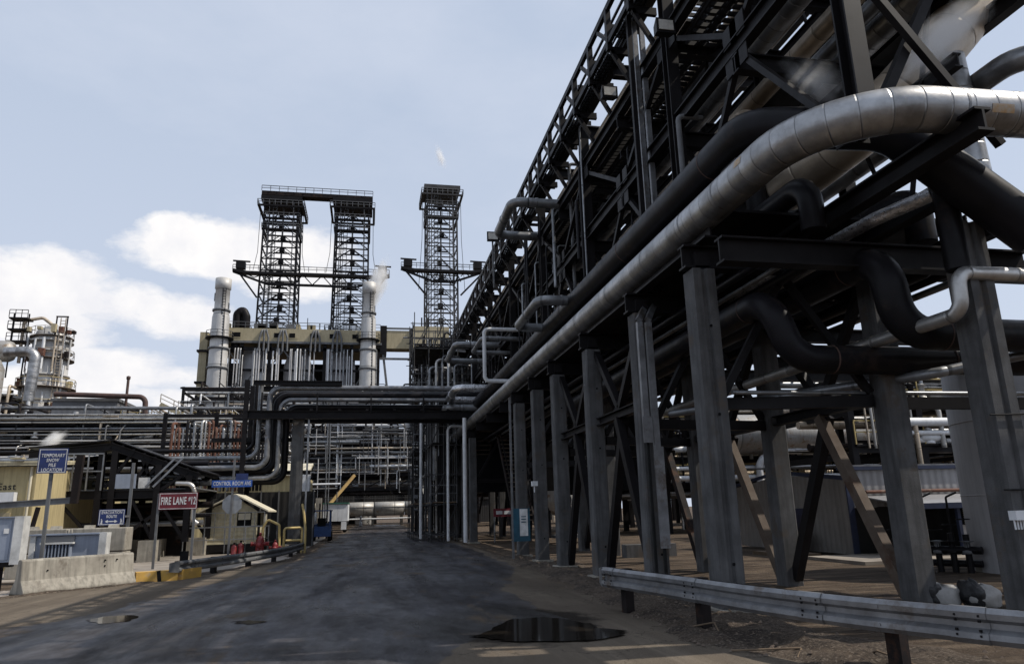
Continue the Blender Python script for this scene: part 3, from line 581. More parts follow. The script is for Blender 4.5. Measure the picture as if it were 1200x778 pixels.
pipe('insulated_pipe', 'small cream lagged elbow pipe dropping inside the rack above the silver pipe', [(9.2, 11.6, 9.1), (6.95, 11.6, 9.1), (6.95, 11.6, 8.0), (7.3, 12.4, 7.9)], 0.11, 'jacket_tan', G2, 0.2)
for o_ in [q for q in bpy.data.objects if q.get('label', '').endswith('deck and turning right') or q.get('label', '').startswith('thick dull black')]:
    L = o_['label']
    for p_, d_, r_ in ([((6.02, 11.0, 7.68), (0, 1, 0), .33), ((6.02, 15.5, 7.68), (0, 1, 0), .33), ((6.02, 21, 7.68), (0, 1, 0), .33)] if L.startswith('thick') else [((6.45, 11.1, 4.944), (0, 1, 0), .235), ((7.4, 10.336, 3.92), (1, 0, 0), .235), ((9.6, 10.32, 3.92), (1, 0, 0), .235)] if L.startswith('left') else [((7.86, 10.2, 5.415), (0, 1, 0), .26), ((8.7, 9.394, 4.144), (1, 0, 0), .26), ((10.4, 9.38, 4.138), (1, 0, 0), .26)]):
        MB().tube([V(p_)-V(d_)*.012, V(p_)+V(d_)*.012], r_*1.018, 24).build('weld', 'brown_pipe', o_)
# expansion loops sticking out over the road
G3 = 'expansion loops sticking out of the rack'
def loop(lab, xo, xi, y0, y1, z, r, m_, zi=None, vert=None):
    zi = z if zi is None else zi
    pts = [(xi, y0, zi), (xo, y0, z), (xo, y1, z), (xi, y1, zi)]
    if vert: pts = pts[:3]+[(xo+.3, y1, z), (xo+.3, y1, vert)]
    pipe('expansion_loop', lab, pts, r, m_, G3, r*2.2, seg=16, flanges=[((xo+(xi-xo)*.4, y0, z+(zi-z)*.4), (1, 0, 0)), ((xo, (y0+y1)/2, z), (0, 1, 0))])
loop('highest grey pipe loop, standing out against the sky', 4.8, 7.0, 23.3, 26.5, 12.35, .17, 'gray_pipe')
loop('pale grey pipe loop just above the black pipe, nearest the camera', 4.85, 6.6, 20.0, 23.3, 7.72, .15, 'gray_pipe')
loop('small pale pipe loop below the floodlight post', 4.9, 6.8, 31.5, 34.5, 9.3, .11, 'gray_pipe')
loop('long pale loop reaching out towards the scaffold', 4.2, 6.6, 35.8, 40.0, 10.0, .16, 'gray_pipe')
loop('crumpled foil pipe loop near the scaffold', 4.3, 6.6, 36.5, 40.5, 7.85, .2, 'foil')
loop('lowest grey pipe loop beside the scaffold', 4.2, 6.6, 40.5, 46.5, 7.4, .22, 'gray_pipe')
pipe('process_pipe', 'white vertical pipe on the rack front below the pale loop', [(6.4, 30.2, 9.4), (4.8, 30.2, 9.4), (4.8, 30.2, 7.1), (6.4, 30.2, 7.1)], .085, 'white_paint', None, .2)
pipe('process_pipe', 'white downpipe standing in front of the columns by the stairs', [(5.0, 38.8, 6.6), (5.0, 38.8, 0.1)], .11, 'white_paint')
# cable conduits climbing the second front column, then stepping back behind the big pipes
for dx, lab, m_, z0 in ((0.06, 'pale steel conduit climbing the second front column of the rack', 'galvanised', .9), (-0.13, 'wide pale conduit cover climbing the second front column, left of the other', 'galvanised', 2.9)):
    x = 5.52+dx
    o = tag(MB().bar((x, 13.55, z0), (x, 13.55, 5.35), .12, .1, (0, 1, 0)).bar((x, 13.55, 5.4), (6.45+dx, 14.85, 6.6), .12, .1, (0, 1, 0)).bar((6.45+dx, 14.85, 6.62), (6.45+dx, 14.85, 14.2), .12, .1, (0, 1, 0)).build('cable_conduit', m_), lab, 'conduit', 'conduits on the rack column')
    MB().bar((x, 13.55, z0-.01), (x, 13.55, 0.02), .05).build('cable', 'rubber', o)
    MB().box((x-.1, 13.47, z0-.02), (x+.1, 13.49, 2.8 if z0 < 2 else 3.4)).build('cover_plate', 'galvanised', o)
tag(MB().bar((6.12, 14.7, 6.6), (6.12, 14.7, 14.2), .11, .1, (0, 1, 0)).build('cable_conduit', 'steel'), 'dark blue-black conduit left of the two pale ones, above the silver pipe', 'conduit', 'conduits on the rack column')
# floodlights
def flood(lab, p, q=None, s=1.0):
    o = thing('floodlight', lab, 'floodlight', p, 'floodlights on the rack'); p = V(p)
    if q: MB().bar(q, p-V((0, 0, .16*s)), .06).build('pole', 'steel_gray', o)
    else: MB().bar(p+V((.02, .3*s, 0)), p+V((0, .1*s, 0)), .06).build('bracket', 'steel', o)
    MB().add([p+V(v)*s for v in ((-.2,-.1,-.16),(.2,-.1,-.16),(.16,.14,-.1),(-.16,.14,-.1),(-.2,-.1,.16),(.2,-.1,.16),(.16,.14,.1),(-.16,.14,.1))],
        [(3,2,1,0),(4,5,6,7),(0,1,5,4),(1,2,6,5),(2,3,7,6),(3,0,4,7)]).build('housing', 'steel', o)
    MB().cbox(p+V((0, -.112*s, 0)), (.3*s, .02, .22*s)).build('lens', 'lens', o)
flood('square floodlight on its own thin pole above the rack edge', (4.75, 27.3, 12.55), (4.78, 27.35, 10.4), 1.25)
flood('floodlight bolted inside the rack beside the pale conduits', (6.15, 12.8, 11.85), None, 1.1)
flood('floodlight bolted under the top walkway, farther along the rack', (6.15, 16.5, 12.55), None, 1.1)
# added dark sheets standing in for deep shade under the deck beyond the side lane
tag(MB().box((5.95, 41.2, 2.7), (10.8, 41.3, 5.6)).box((10.8, 27, 2.4), (10.9, 41, 5.6)).build('dark_backing', 'dark'), 'black backing sheet added for the deep shade under the rack deck behind the stairs', 'screen')
def stair(lab, x, y0, z0, y1, z1, w=.8):
    o = thing('steel_stair', lab, 'stairs', (x, y0, z0), 'rusty stairs under the rack')
    for s in (-w/2, w/2): MB().bar((x+s, y0, z0), (x+s, y1, z1), .06, .25).build('stringer', 'steel_rusty', o)
    n = int(abs(z1-z0)/.22)
    for i in range(1, n): 
        f = i/n; c = V((x, y0+(y1-y0)*f, z0+(z1-z0)*f)); MB().cbox(c, (w-.07, .26, .04)).build('tread', 'brace_tan', o)
    for s in (-w/2, w/2): MB().bar((x+s, y0, z0+1), (x+s, y1, z1+1), .05).build('handrail', 'steel', o)
stair('steep rusty stair rising under the rack deck beside the white downpipe', 6.3, 45.5, 1.6, 39.5, 6.2, .9)
stair('rusty stair seen edge on beside the sixth front column', 7.0, 33.0, 1.0, 38.0, 6.1, .9)
# ------------------------------------------------------------------ left roadside
# jersey barrier
bo = V((-7.3, 21.2, 0)); bd = V((1.83, 2.23, 0)).normalized(); bn = V((bd.y, -bd.x, 0))
jb = MB().extr(bo-bd*1.46, bo+bd*1.46, [(-.29,0),(.29,0),(.29,.07),(.13,.32),(.085,.76),(.055,.81),(-.055,.81),(-.085,.76),(-.13,.32),(-.29,.07)]).build('jersey_barrier', 'old_concrete')
tag(jb, 'weathered beige concrete jersey barrier at the left edge of the road', 'barrier')
bv = jb.modifiers.new('bevel', 'BEVEL'); bv.width = 0.025; bv.segments = 2; bv.limit_method = 'ANGLE'
for d_, z in ((-.85, .52), (.62, .66), (.62, .52), (.95, .66)): MB().tube([bo+bd*d_+bn*.07+V((0,0,z)), bo+bd*d_+bn*.135+V((0,0,z))], .02, 8).build('lifting_hole', 'dark', jb)
# stacked concrete blocks behind
for i, (x0, x1, z0, z1) in enumerate(((-10.9, -9.25, 0, .72), (-9.23, -7.58, 0, .72), (-10.85, -9.27, .74, 1.46), (-9.25, -7.56, .74, 1.46))):
    o = tag(MB().box((x0, 25.6, z0), (x1, 26.35, z1)).build('concrete_block', 'old_concrete'), ('lower left', 'lower right', 'upper left', 'upper right')[i]+' block of the concrete wall behind the jersey barrier', 'concrete block', 'stacked concrete blocks')
    m_ = o.modifiers.new('bevel', 'BEVEL'); m_.width = .03; m_.segments = 2
    if i > 1:
        for k in (.3, .72): xx = x0+(x1-x0)*k; MB().extr((xx-.14, 25.95, z1), (xx+.14, 25.95, z1), [(-.12, 0), (.12, 0), (.07, .09), (-.07, .09)]).build('key_lug', 'old_concrete', o)
# electrical cabinet at the left edge
o = thing('electrical_cabinet', 'blue-grey steel electrical cabinet with its sunlit side coloured white at the left edge', 'cabinet', (-9.9, 21.4, .55))
MB().box((-11.2, 21.0, .72), (-8.84, 21.3, 1.8)).build('body', 'cabinet_blue', o); MB().box((-8.835, 20.95, .66), (-8.62, 21.35, 1.84)).build('pale_side', 'cabinet_white', o)  # sunlit right side put into the colour as a white part
MB().box((-11.2, 21.05, .6), (-8.86, 21.3, .715)).build('base_frame', 'steel', o); MB().box((-11.25, 20.95, 1.805), (-8.845, 21.35, 1.835)).build('lid', 'cabinet_blue', o)
MB().box((-9.6, 20.985, .78), (-8.9, 20.997, 1.74)).build('door', 'cabinet_blue', o)
MB().box((-9.42, 20.972, 1.42), (-9.22, 20.983, 1.54)).build('label_plate', 'sign_white', o); MB().box((-9.06, 20.972, 1.42), (-8.94, 20.983, 1.54)).build('label_plate', 'sign_white', o); MB().box((-9.55, 20.972, 1.08), (-9.2, 20.983, 1.13)).build('label_plate', 'sign_red', o)
for x in (-11, -9.2): MB().bar((x, 21.4, 0), (x, 21.4, .6), .1).build('leg', 'steel', o)
MB().bar((-12.5, 20.7, .52), (-9.0, 20.7, .56), .07).build('conduit', 'gray_pipe', o)
# transformer
o = thing('transformer', 'blue-grey transformer box with cooling fins behind the jersey barrier', 'transformer', (-8.3, 23.8, 0))
MB().box((-9.4, 23.5, .1), (-7.62, 23.9, 1.3)).build('body', 'cabinet_blue', o); MB().box((-7.615, 23.42, .12), (-7.42, 23.8, 1.345)).build('pale_side', 'cabinet_white', o)  # white right end carries the sunlight in its colour
MB().box((-9.44, 23.4, 1.305), (-7.63, 23.95, 1.345)).build('lid', 'cabinet_blue', o); MB().box((-9.42, 23.44, .1), (-9.28, 23.495, 1.3)).build('pale_side', 'cabinet_white', o)
for i in range(9): x = -9.05+i*.088; MB().box((x, 23.3, .15), (x+.028, 23.497, 1.05)).build('fin', 'cabinet_blue', o)
MB().box((-9.1, 23.28, 1.06), (-8.25, 23.495, 1.11)).build('fin_header', 'cabinet_white', o); MB().box((-9.08, 23.45, 1.13), (-8.27, 23.497, 1.27)).build('panel', 'gray_siding', o)
for x in (-8.5, -8.42): MB().lathe([(0, .12), (.02, .11), (.03, .03), (.03, 0)], (x, 23.6, 1.345), 8).build('bushing', 'old_concrete', o)
# signs
def board(parent, c, w, h, m_, rim='sign_white', name='sign_board'):
    b_ = MB().cbox(c, (w, .02, h)).build(name, m_, parent)
    k = .018; x, y, z = c
    MB().box((x-w/2+.02, y-.013, z+h/2-.02-k), (x+w/2-.02, y-.0105, z+h/2-.02)).box((x-w/2+.02, y-.013, z-h/2+.02), (x+w/2-.02, y-.0105, z-h/2+.02+k)).box((x-w/2+.02, y-.013, z-h/2+.02+k), (x-w/2+.02+k, y-.0105, z+h/2-.02-k)).box((x+w/2-.02-k, y-.013, z-h/2+.02+k), (x+w/2-.02, y-.0105, z+h/2-.02-k)).build('border', rim, b_)
    return b_
sx, sy = -8.38, 21.6
o = thing('sign', 'square navy sign reading TEMPORARY SNOW PILE LOCATION on a grey post', 'sign', (sx, sy, 0), 'roadside signs')
MB().bar((sx, sy+.06, 0), (sx-.02, sy+.06, 3.5), .085, .06).build('post', 'steel_gray', o)
b_ = board(o, (sx, sy, 3.27), .72, .66, 'sign_navy')
for i, s_ in enumerate(('TEMPORARY', 'SNOW', 'PILE', 'LOCATION')): text(s_, (sx, sy-.014, 3.41-i*.128), .125, 'sign_white', b_, shear=.22, sx=.74, bold=.005)
ex, ey = -8.15, 26.0
o = thing('sign', 'small navy sign reading EVACUATION ROUTE with a two-way arrow', 'sign', (ex+.28, ey, 0), 'roadside signs')
MB().bar((ex+.32, ey+.62, 0), (ex+.32, ey+.62, 3.55), .09, .06).build('post', 'steel_gray', o); MB().bar((ex+.32, ey+.6, 1.8), (ex+.32, ey+.02, 1.8), .06).build('bracket', 'steel_gray', o)
b_ = board(o, (ex, ey, 1.78), .78, .5, 'sign_navy')
text('EVACUATION', (ex, ey-.014, 1.925), .125, 'sign_white', b_, sx=.72, bold=.004); text('ROUTE', (ex, ey-.014, 1.80), .125, 'sign_white', b_, sx=.72, bold=.004)
mb = MB().box((ex-.1, ey-.014, 1.635), (ex+.1, ey-.011, 1.665))
for q in (-1, 1): mb.add([(ex+q*.19, ey-.013, 1.65), (ex+q*.1, ey-.013, 1.70), (ex+q*.1, ey-.013, 1.60)], [(0, 1, 2)])
for q in (-.29, .29): mb.box((ex+q-.012, ey-.014, 1.62), (ex+q+.03, ey-.011, 1.69)).box((ex+q-.02, ey-.014, 1.70), (ex+q+.015, ey-.011, 1.73)).add([(ex+q, ey-.012, 1.63), (ex+q+.05, ey-.012, 1.58), (ex+q+.02, ey-.012, 1.57), (ex+q-.04, ey-.012, 1.585)], [(0, 1, 2, 3)])
mb.build('arrow', 'sign_white', b_)
fx, fy = -6.65, 28.0
o = thing('sign', 'dark red sign reading FIRE LANE #12 carried on two grey posts', 'sign', (fx, fy, 0), 'roadside signs')
for x in (fx-.66, fx+.56): MB().bar((x, fy+.05, 0), (x, fy+.05, 2.56), .08, .06).build('post', 'steel_gray', o)
b_ = board(o, (fx, fy, 2.29), 1.29, .58, 'sign_red')
text('FIRE LANE', (fx-.15, fy-.014, 2.285), .36, 'sign_white', b_, sx=.47, bold=.02); text('#', (fx+.375, fy-.014, 2.36), .2, 'sign_white', b_, sx=.6, bold=.008); text('12', (fx+.5, fy-.014, 2.285), .36, 'sign_white', b_, sx=.47, bold=.02)
kx, ky = -5.72, 33.0
o = thing('sign', 'back of a grey octagonal stop sign under blue CONTROL ROOM AVE street name plates', 'sign', (kx, ky, 0), 'roadside signs')
MB().bar((kx, ky, 0), (kx+.02, ky, 4.15), .085, .07).build('post', 'steel_gray', o)
MB().slab([(kx+.02+.42*math.cos(rad(22.5+45*i)), ky+.05, 2.22+.42*math.sin(rad(22.5+45*i))) for i in range(8)], (0, 1, 0), .012).build('stop_board', 'sign_back', o)
b_ = MB().box((kx-.83, ky-.062, 2.93), (kx+.8, ky-.045, 3.22)).build('name_plate', 'sign_blue', o); text('CONTROL ROOM AVE', (kx-.01, ky-.066, 3.075), .235, 'sign_white', b_, sx=.585, bold=.006)
MB().box((kx+.1, ky+.05, 3.24), (kx+.6, ky+.07, 3.5)).build('name_plate', 'sign_navy', o)
# yellow kerb and left guard rail
kp = [V((-6.25, 22.35, 0)), V((-5.28, 22.75, 0)), V((-4.95, 23.6, 0))]
mb = MB()
for a_, b2 in zip(kp[:-1], kp[1:]): mb.bar(a_+V((0,0,.14)), b2+V((0,0,.14)), .35, .28)
k_ = tag(mb.build('kerb', 'curb_yellow'), 'yellow painted concrete kerb beside the jersey barrier', 'kerb')
MB().bar(kp[0].lerp(kp[1], .56)+V((.05, -.155, .0)), kp[0].lerp(kp[1], .52)+V((.05, -.155, .29)), .13, .05).build('painted_stripe', 'rubber', k_)
MB().cbox((-5.2, 23.1, .55), (.22, .08, .42)).build('reflector_block', 'dark', k_)
WP = [(-.155, 0), (-.155, .045), (-.11, .075), (-.06, .07), (-.025, .01), (.025, .01), (.06, .07), (.11, .075), (.155, .045), (.155, 0)]
def guardrail(lab, pts, z, m_, side, posts, name='guard_rail', k=6):
    """W-beam rail along a curve; side = which way the corrugation faces"""
    o = thing(name, lab, 'guard rail', (pts[0][0], pts[0][1], 0), 'guard rails'); P_ = [V((*p, z)) for p in pts]; sm = []
    for i in range(len(P_)-1):
        p0, p1, p2, p3 = P_[max(i-1, 0)], P_[i], P_[i+1], P_[min(i+2, len(P_)-1)]
        for j in range(k):
            u = j/k; sm.append(0.5*((2*p1)+(p2-p0)*u+(2*p0-5*p1+4*p2-p3)*u*u+(3*p1-p0-3*p2+p3)*u**3))
    sm.append(P_[-1]); vs = []; fs = []; th = .012; n = len(WP)
    for i, p in enumerate(sm):
        d = (sm[min(i+1, len(sm)-1)]-sm[max(i-1, 0)]).normalized(); nn = V((d.y, -d.x, 0))*side
        vs += [p+nn*b2+V((0, 0, a2)) for a2, b2 in WP]+[p+nn*(b2-th)+V((0, 0, a2)) for a2, b2 in WP]
    for i in range(len(sm)-1):
        for j in range(n-1):
            q = i*2*n+j; r2 = q+2*n; fs += [(q, q+1, r2+1, r2), (q+n, r2+n, r2+n+1, q+n+1)]
        fs += [(i*2*n, i*2*n+2*n, i*2*n+3*n, i*2*n+n), (i*2*n+n-1, i*2*n+2*n-1, i*2*n+4*n-1, i*2*n+3*n-1)]
    mb = MB().add(vs, fs, False); mb.build('beam', m_, o)
    for q in [i for i in range(3, len(sm)-3, max(6, len(sm)//4))]:
        lv = []; lf = []
        for jj, f_ in enumerate((-.5, .5)):
            d = (sm[q+1]-sm[q-1]).normalized(); nn = V((d.y, -d.x, 0))*side; p = sm[q]+d*.32*f_
            lv += [p+nn*(b2+.008)+V((0, 0, a2*1.02)) for a2, b2 in WP]
        MB().add(lv, [(k2, k2+1, n+k2+1, n+k2) for k2 in range(n-1)]).build('lap_joint', m_, o)
        mb = MB()
        for f_ in (-.1, .1):
            for dz in (-.085, -.04, .04, .085): mb.cbox(sm[q]+d*f_+nn*.075+V((0, 0, dz)), (.02, .02, .02))
        mb.build('bolt', 'steel', o)
    d = (sm[0]-sm[1]).normalized(); nn = V((d.y, -d.x, 0))*-side; MB().slab([sm[0]+nn*.06+V((0, 0, -.155)), sm[0]+nn*.06+V((0, 0, .155)), sm[0]+d*.3-nn*.06+V((0, 0, .12)), sm[0]+d*.3-nn*.06+V((0, 0, -.12))], nn, .012).build('end_shoe', m_, o)
    for t_ in posts:
        f_ = t_*(len(sm)-1); i = min(int(f_), len(sm)-2); p = sm[i].lerp(sm[i+1], f_-i); d = (sm[i+1]-sm[i]).normalized(); nn = V((d.y, -d.x, 0))*side
        MB().bar((p-nn*.2).xy.to_3d(), V((p.x, p.y, z+.14))-nn*.2, .15, .15, d).build('post', 'steel_rusty' if m_ == 'galvanised' else 'steel', o); MB().bar(V((p.x, p.y, z))-nn*.13, V((p.x, p.y, z))-nn*.01, .12, .26).build('spacer', 'steel', o)
        for dz in (-.085, .085): MB().lathe([(.022, 0), (.018, .015), (0, .018)], tuple(p+nn*.07+V((0, 0, dz))), 8, 'X').build('bolt', 'steel', o)
    return o
guardrail('rusty dark guard rail along the left kerb', [(-5.25, 22.6), (-4.6, 24.6), (-3.85, 27.2), (-3.25, 30.0), (-2.95, 33.5), (-2.9, 36)], .36, 'steel_gray', 1, (.05, .22, .4, .58, .76, .95))
guardrail('galvanised guard rail in front of the concrete columns on the right', [(3.9, 12.1), (4.02, 11.5), (4.33, 9.95), (4.55, 8.6), (4.86, 7.4), (5.2, 6.5), (5.62, 5.6), (6.2, 4.6)], .545, 'galvanised', 1, (.1, .3, .66))
# red extinguishers / hydrants and yellow pipe rails
def hyd(lab, x, y, s, kind):
    o = thing('fire_hydrant' if kind else 'fire_extinguisher', lab, 'hydrant' if kind else 'extinguisher', (x, y, 0), 'red fire gear by the shed')
    MB().lathe([(0, 0), (.2*s, 0), (.2*s, .06*s), (.16*s, .08*s), (.16*s, .62*s), (.13*s, .72*s), (.06*s, .80*s), (0, .82*s)], (x, y, 0), 14).build('body', 'red', o)
    MB().lathe([(.0, 0), (.05*s, 0), (.05*s, .1*s), (0, .11*s)], (x, y, .82*s), 10).build('cap', 'red' if kind else 'dark', o)
    if kind:
        for q in (-1, 1): MB().lathe([(.075*s, .0), (.075*s, q*.16*s), (.09*s, q*.16*s), (.09*s, q*.2*s), (0, q*.2*s)], (x+q*.14*s, y, .5*s), 12, 'X').build('nozzle', 'red', o)
        MB().lathe([(.09*s, 0), (.09*s, -.16*s), (.11*s, -.16*s), (.11*s, -.2*s), (0, -.2*s)], (x, y-.14*s, .46*s), 12, 'Y').build('nozzle', 'red', o)
    else: MB().tube([(x, y, .88*s), (x+.1*s, y, .9*s), (x+.19*s, y, .7*s), (x+.19*s, y, .35*s)], .014, 6).build('hose', 'rubber', o)
hyd('left of two red extinguishers beside the stop sign post', -5.45, 32.7, .72, 0); hyd('right of two red extinguishers beside the stop sign post', -5.22, 32.9, .8, 0)
hyd('large red hydrant in front of the yellow pipe rails', -4.55, 33.6, 1.1, 1); hyd('small red hydrant right of the large one', -3.95, 33.8, .75, 1)
o = thing('pipe_guard', 'yellow tubular guard rail around the red hydrants', 'guard', (-3.7, 34.6, 0))
for pts in ([(-4.6, 34.6, 0), (-4.6, 34.6, 1.2), (-4.4, 34.6, 1.55), (-3.9, 34.6, 1.3), (-3.85, 34.6, 0)], [(-3.7, 34.8, 0), (-3.7, 34.8, 1.15), (-2.95, 35.1, 1.15), (-2.95, 35.1, 0)], [(-2.8, 35, 0), (-2.8, 35, 1.1), (-2.9, 35.1, 1.75), (-3.0, 35.2, 2.2)], [(-3.65, 35.0, .6), (-2.95, 35.2, .6)]):
    MB().tube(pts, .055, 10, .12).build('rail', 'yellow_rail', o)
# little beige shed on a fenced platform
o = thing('shed', 'little beige hut with a shallow gable roof behind the stop sign', 'shed', (-6.4, 39, 0))
X0, X1, Y0, Y1 = -7.75, -5.3, 37.6, 40.2
MB().box((X0, Y0, .45), (X1, Y1, 1.95)).build('wall', 'shed_wall', o)
MB().slab([(X0, Y0, 1.951), (X1, Y0, 1.951), ((X0+X1)/2+.2, Y0, 2.62)], (0, 1, 0), .1).build('gable', 'shed_wall', o)
xm = (X0+X1)/2+.2
for a_, b2 in (((X0-.3, 1.86), (xm, 2.72)), ((xm+.01, 2.72), (X1+.55, 1.90))): MB().slab([(a_[0], Y0-.35, a_[1]), (b2[0], Y0-.35, b2[1]), (b2[0], Y1+.3, b2[1]), (a_[0], Y1+.3, a_[1])], (0, 0, 1), .07).build('roof', 'shed_roof', o)
w_ = MB().box((-6.2, Y0-.02, 1.25), (-5.55, Y0-.005, 1.9)).build('window', 'dark', o); MB().box((-6.15, Y0-.03, 1.56), (-5.6, Y0-.022, 1.86)).build('pane', 'shed_roof', w_)
MB().box((-5.295, 37.9, .5), (-5.28, 38.7, 1.85)).build('door', 'dark', o); MB().box((-4.95, Y0-.2, .45), (-4.83, Y0-.08, 1.8)).build('post', 'shed_roof', o)
MB().box((X0-.1, Y0-.1, .1), (X1+.5, Y1, .44)).build('floor_deck', 'steel', o)
o = tag(MB().rail([(-8.3, 36.4, .1), (-4.7, 36.4, .1), (-4.7, 37.4, .1)], 1.15, .022, .9).rail([(-8.3, 36.45, .6), (-4.8, 36.45, .6)], 1.3, .015, .45).build('handrail', 'gray_pipe'), 'grey tubular handrail in front of the beige hut', 'handrail')
o = thing('fence', 'tall dark corrugated fence behind the beige hut', 'fence', (-5, 44, 0))
MB().box((-9, 44, 0), (-3.05, 44.06, 3.05)).build('panel', 'dark_siding', o)
for i in range(7): x = -8.95+i*.97; MB().bar((x, 43.95, 0), (x, 43.95, 3.1), .07).build('post', 'steel_gray', o)
# long beige building behind the fence
o = thing('building', 'long low cream building seen over the dark fence', 'building', (-10, 55, 0))
MB().box((-24, 52, 0), (-4.4, 60, 4.35)).build('wall', 'beige_wall', o); MB().slab([(-24.3, 51.6, 4.36), (-4.1, 51.6, 4.36), (-4.1, 56, 5.3), (-24.3, 56, 5.3)], (0, 0, 1), .15).build('roof', 'shed_roof', o)
MB().box((-4.9, 50.4, 2.9), (-3.9, 51.3, 4.6)).build('plant_box', 'white_paint', o)
# cream building at the far left with the word East
o = thing('building', 'cream corrugated building at the left edge with East written on it', 'building', (-18, 33, 0))
MB().box((-34, 30.2, 0), (-12.2, 31.2, 3.72)).box((-34, 31.2, 0), (-12.2, 40, 3.7)).build('wall', 'beige_wall', o)
MB().slab([(-34, 29.85, 3.73), (-12.0, 29.85, 3.73), (-12.0, 40.2, 4.5), (-34, 40.2, 4.5)], (0, 0, 1), .16).build('roof', 'shed_wall', o)
for i in range(25): MB().box((-34+i*.88, 29.5, 3.95), (-33.6+i*.88, 29.84, 4.0)).build('rafter_end', 'beige_band', o)
text('East', (-13.15, 30.18, 2.98), .34, 'black_text', o, bold=.006); MB().box((-14.6, 29.9, 2.42), (-12.75, 30.19, 2.78)).build('sign_box', 'white_paint', o)
o.scale = (1, 1, 1)
MB().tube([(-12.35, 30.12, 0), (-12.35, 30.12, 3.7)], .05, 8).build('downpipe', 'shed_roof', o); MB().box((-13.6, 30.16, .1), (-12.9, 30.195, 2.05)).build('door', 'beige_band', o)
o = thing('cable_gantry', 'dark angled steel gantry in front of the cream wall at the far left', 'gantry', (-11.6, 28.8, 0))
MB().ib((-16, 28.6, 2.1), (-10.35, 28.9, 2.42), .12, .22).build('beam', 'steel_gray', o); MB().bar((-11.75, 28.8, .3), (-11.45, 28.8, 2.2), .12).build('post', 'steel_rusty', o); MB().bar((-13.4, 28.8, .3), (-13.3, 28.8, 2.1), .16).build('post', 'steel_rusty', o); MB().bar((-10.35, 28.9, 2.3), (-10.3, 28.9, 4.0), .22).build('post', 'steel_rusty', o)
# ------------------------------------------------------------------ dark steel conveyor structure
o = thing('steel_structure', 'black steel platform with a sloping roof truss behind the signs on the left', 'steel structure', (-10, 34, 0))
Yf, Yb = 33.2, 37.5
for y in (Yf, Yb):
    MB().ib((-13.4, y, 2.72), (-7.2, y, 2.72), .25, .34).build('beam', 'steel', o)
    for x in (-12.6, -11.0, -10.5, -8.75, -7.5): MB().ib((x, y, .75), (x, y, 4.5-max(0, x+10.4)*.36), .24, .24, .03, (0, 1, 0)).build('post', 'steel', o)
    MB().ib((-10.7, y, 4.72), (-7.15, y, 3.4), .22, .3).build('rafter', 'steel', o); MB().ib((-10.7, y, 4.69), (-13.8, y, 4.4), .2, .3).build('rafter', 'steel', o)
    for a_, b2 in (((-12.5, 2.5), (-11.0, .9)), ((-9.7, 2.5), (-8.8, .9)), ((-8.0, 2.5), (-10.1, .9)), ((-10.8, 3.0), (-9.8, 4.5)), ((-9.7, 3), (-8.6, 4.0)), ((-8.6, 2.9), (-7.6, 3.6)), ((-8.7, 2.5), (-7.6, .9)), ((-9.8, 3), (-9.1, 4.2)), ((-9.5, 4.3), (-8.9, 2.95))): MB().bar((a_[0], y+.02, a_[1]), (b2[0], y+.02, b2[1]), .12).build('brace', 'steel', o)
mb = MB()
for i in range(9): f_ = i/8; mb.bar((-10.7+3.5*f_, Yf, 4.86-1.3*f_), (-10.7+3.5*f_, Yb, 4.86-1.3*f_), .1, .12)
mb.slab([(-10.6, Yf, 4.94), (-7.05, Yf, 3.62), (-7.05, Yb, 3.62), (-10.6, Yb, 4.94)], (0, 0, 1), .05).build('roof', 'steel', o)
MB().slab([(-13.8, Yf-.1, 4.64), (-10.62, Yf-.1, 4.94), (-10.62, Yb, 4.94), (-13.8, Yb, 4.64)], (0, 0, 1), .06).build('roof', 'steel', o)
MB().box((-13.4, Yf+.15, 2.9), (-7.2, Yb, 2.95)).build('deck', 'steel_gray', o); MB().rail([(-12.6, Yf-.15, 2.9), (-10.9, Yf-.15, 2.9)], 1.5, .03, .6).build('handrail', 'gray_pipe', o)
for x in (-10.3, -8.85): MB().box((x-.34, Yf-.4, 0), (x+.34, Yf+.4, .85)).build('pier', 'old_concrete', o)
for x in (-12.6, -10.8, -9.75, -7.9): MB().box((x-.4, Yb-.4, 0), (x+.4, Yb+.4, .8)).build('pier', 'old_concrete', o)
MB().box((-10.45, Yf-.1, 2.96), (-9.6, Yf+.35, 3.55)).build('control_box', 'cabinet_blue', o); MB().box((-9.5, Yf-.05, 2.96), (-9.05, Yf+.3, 3.4)).build('control_box', 'cabinet_white', o)
for k, (y, z) in enumerate(((34.5, 3.5), (35.2, 4.1), (36, 3.3), (36.5, 1.8), (35, 1.5), (36.8, 2.3))): MB().tube([(-12.5, y, z), (-7.2, y, z)], .09+.03*(k % 3), 10).build('pipe', ('gray_pipe', 'black_pipe')[k % 2], o)
MB().tube([(-8.0, 33.0, 3.12), (-7.35, 33.0, 3.1), (-7.2, 33.0, 2.7), (-7.22, 33.0, 1.6), (-7.0, 33.0, 1.45)], .1, 10, .3).build('pipe', 'jacket_small', o)
MB().box((-13, Yb+.3, 0), (-8.2, Yb+.4, 2.4)).build('back_panel', 'steel_rusty', o)
for x in (-9.2, -8.9): MB().bar((x, Yf-.1, 3.0), (x+1.1, Yf-.1, 4.2), .08).build('conduit', 'gray_pipe', o)
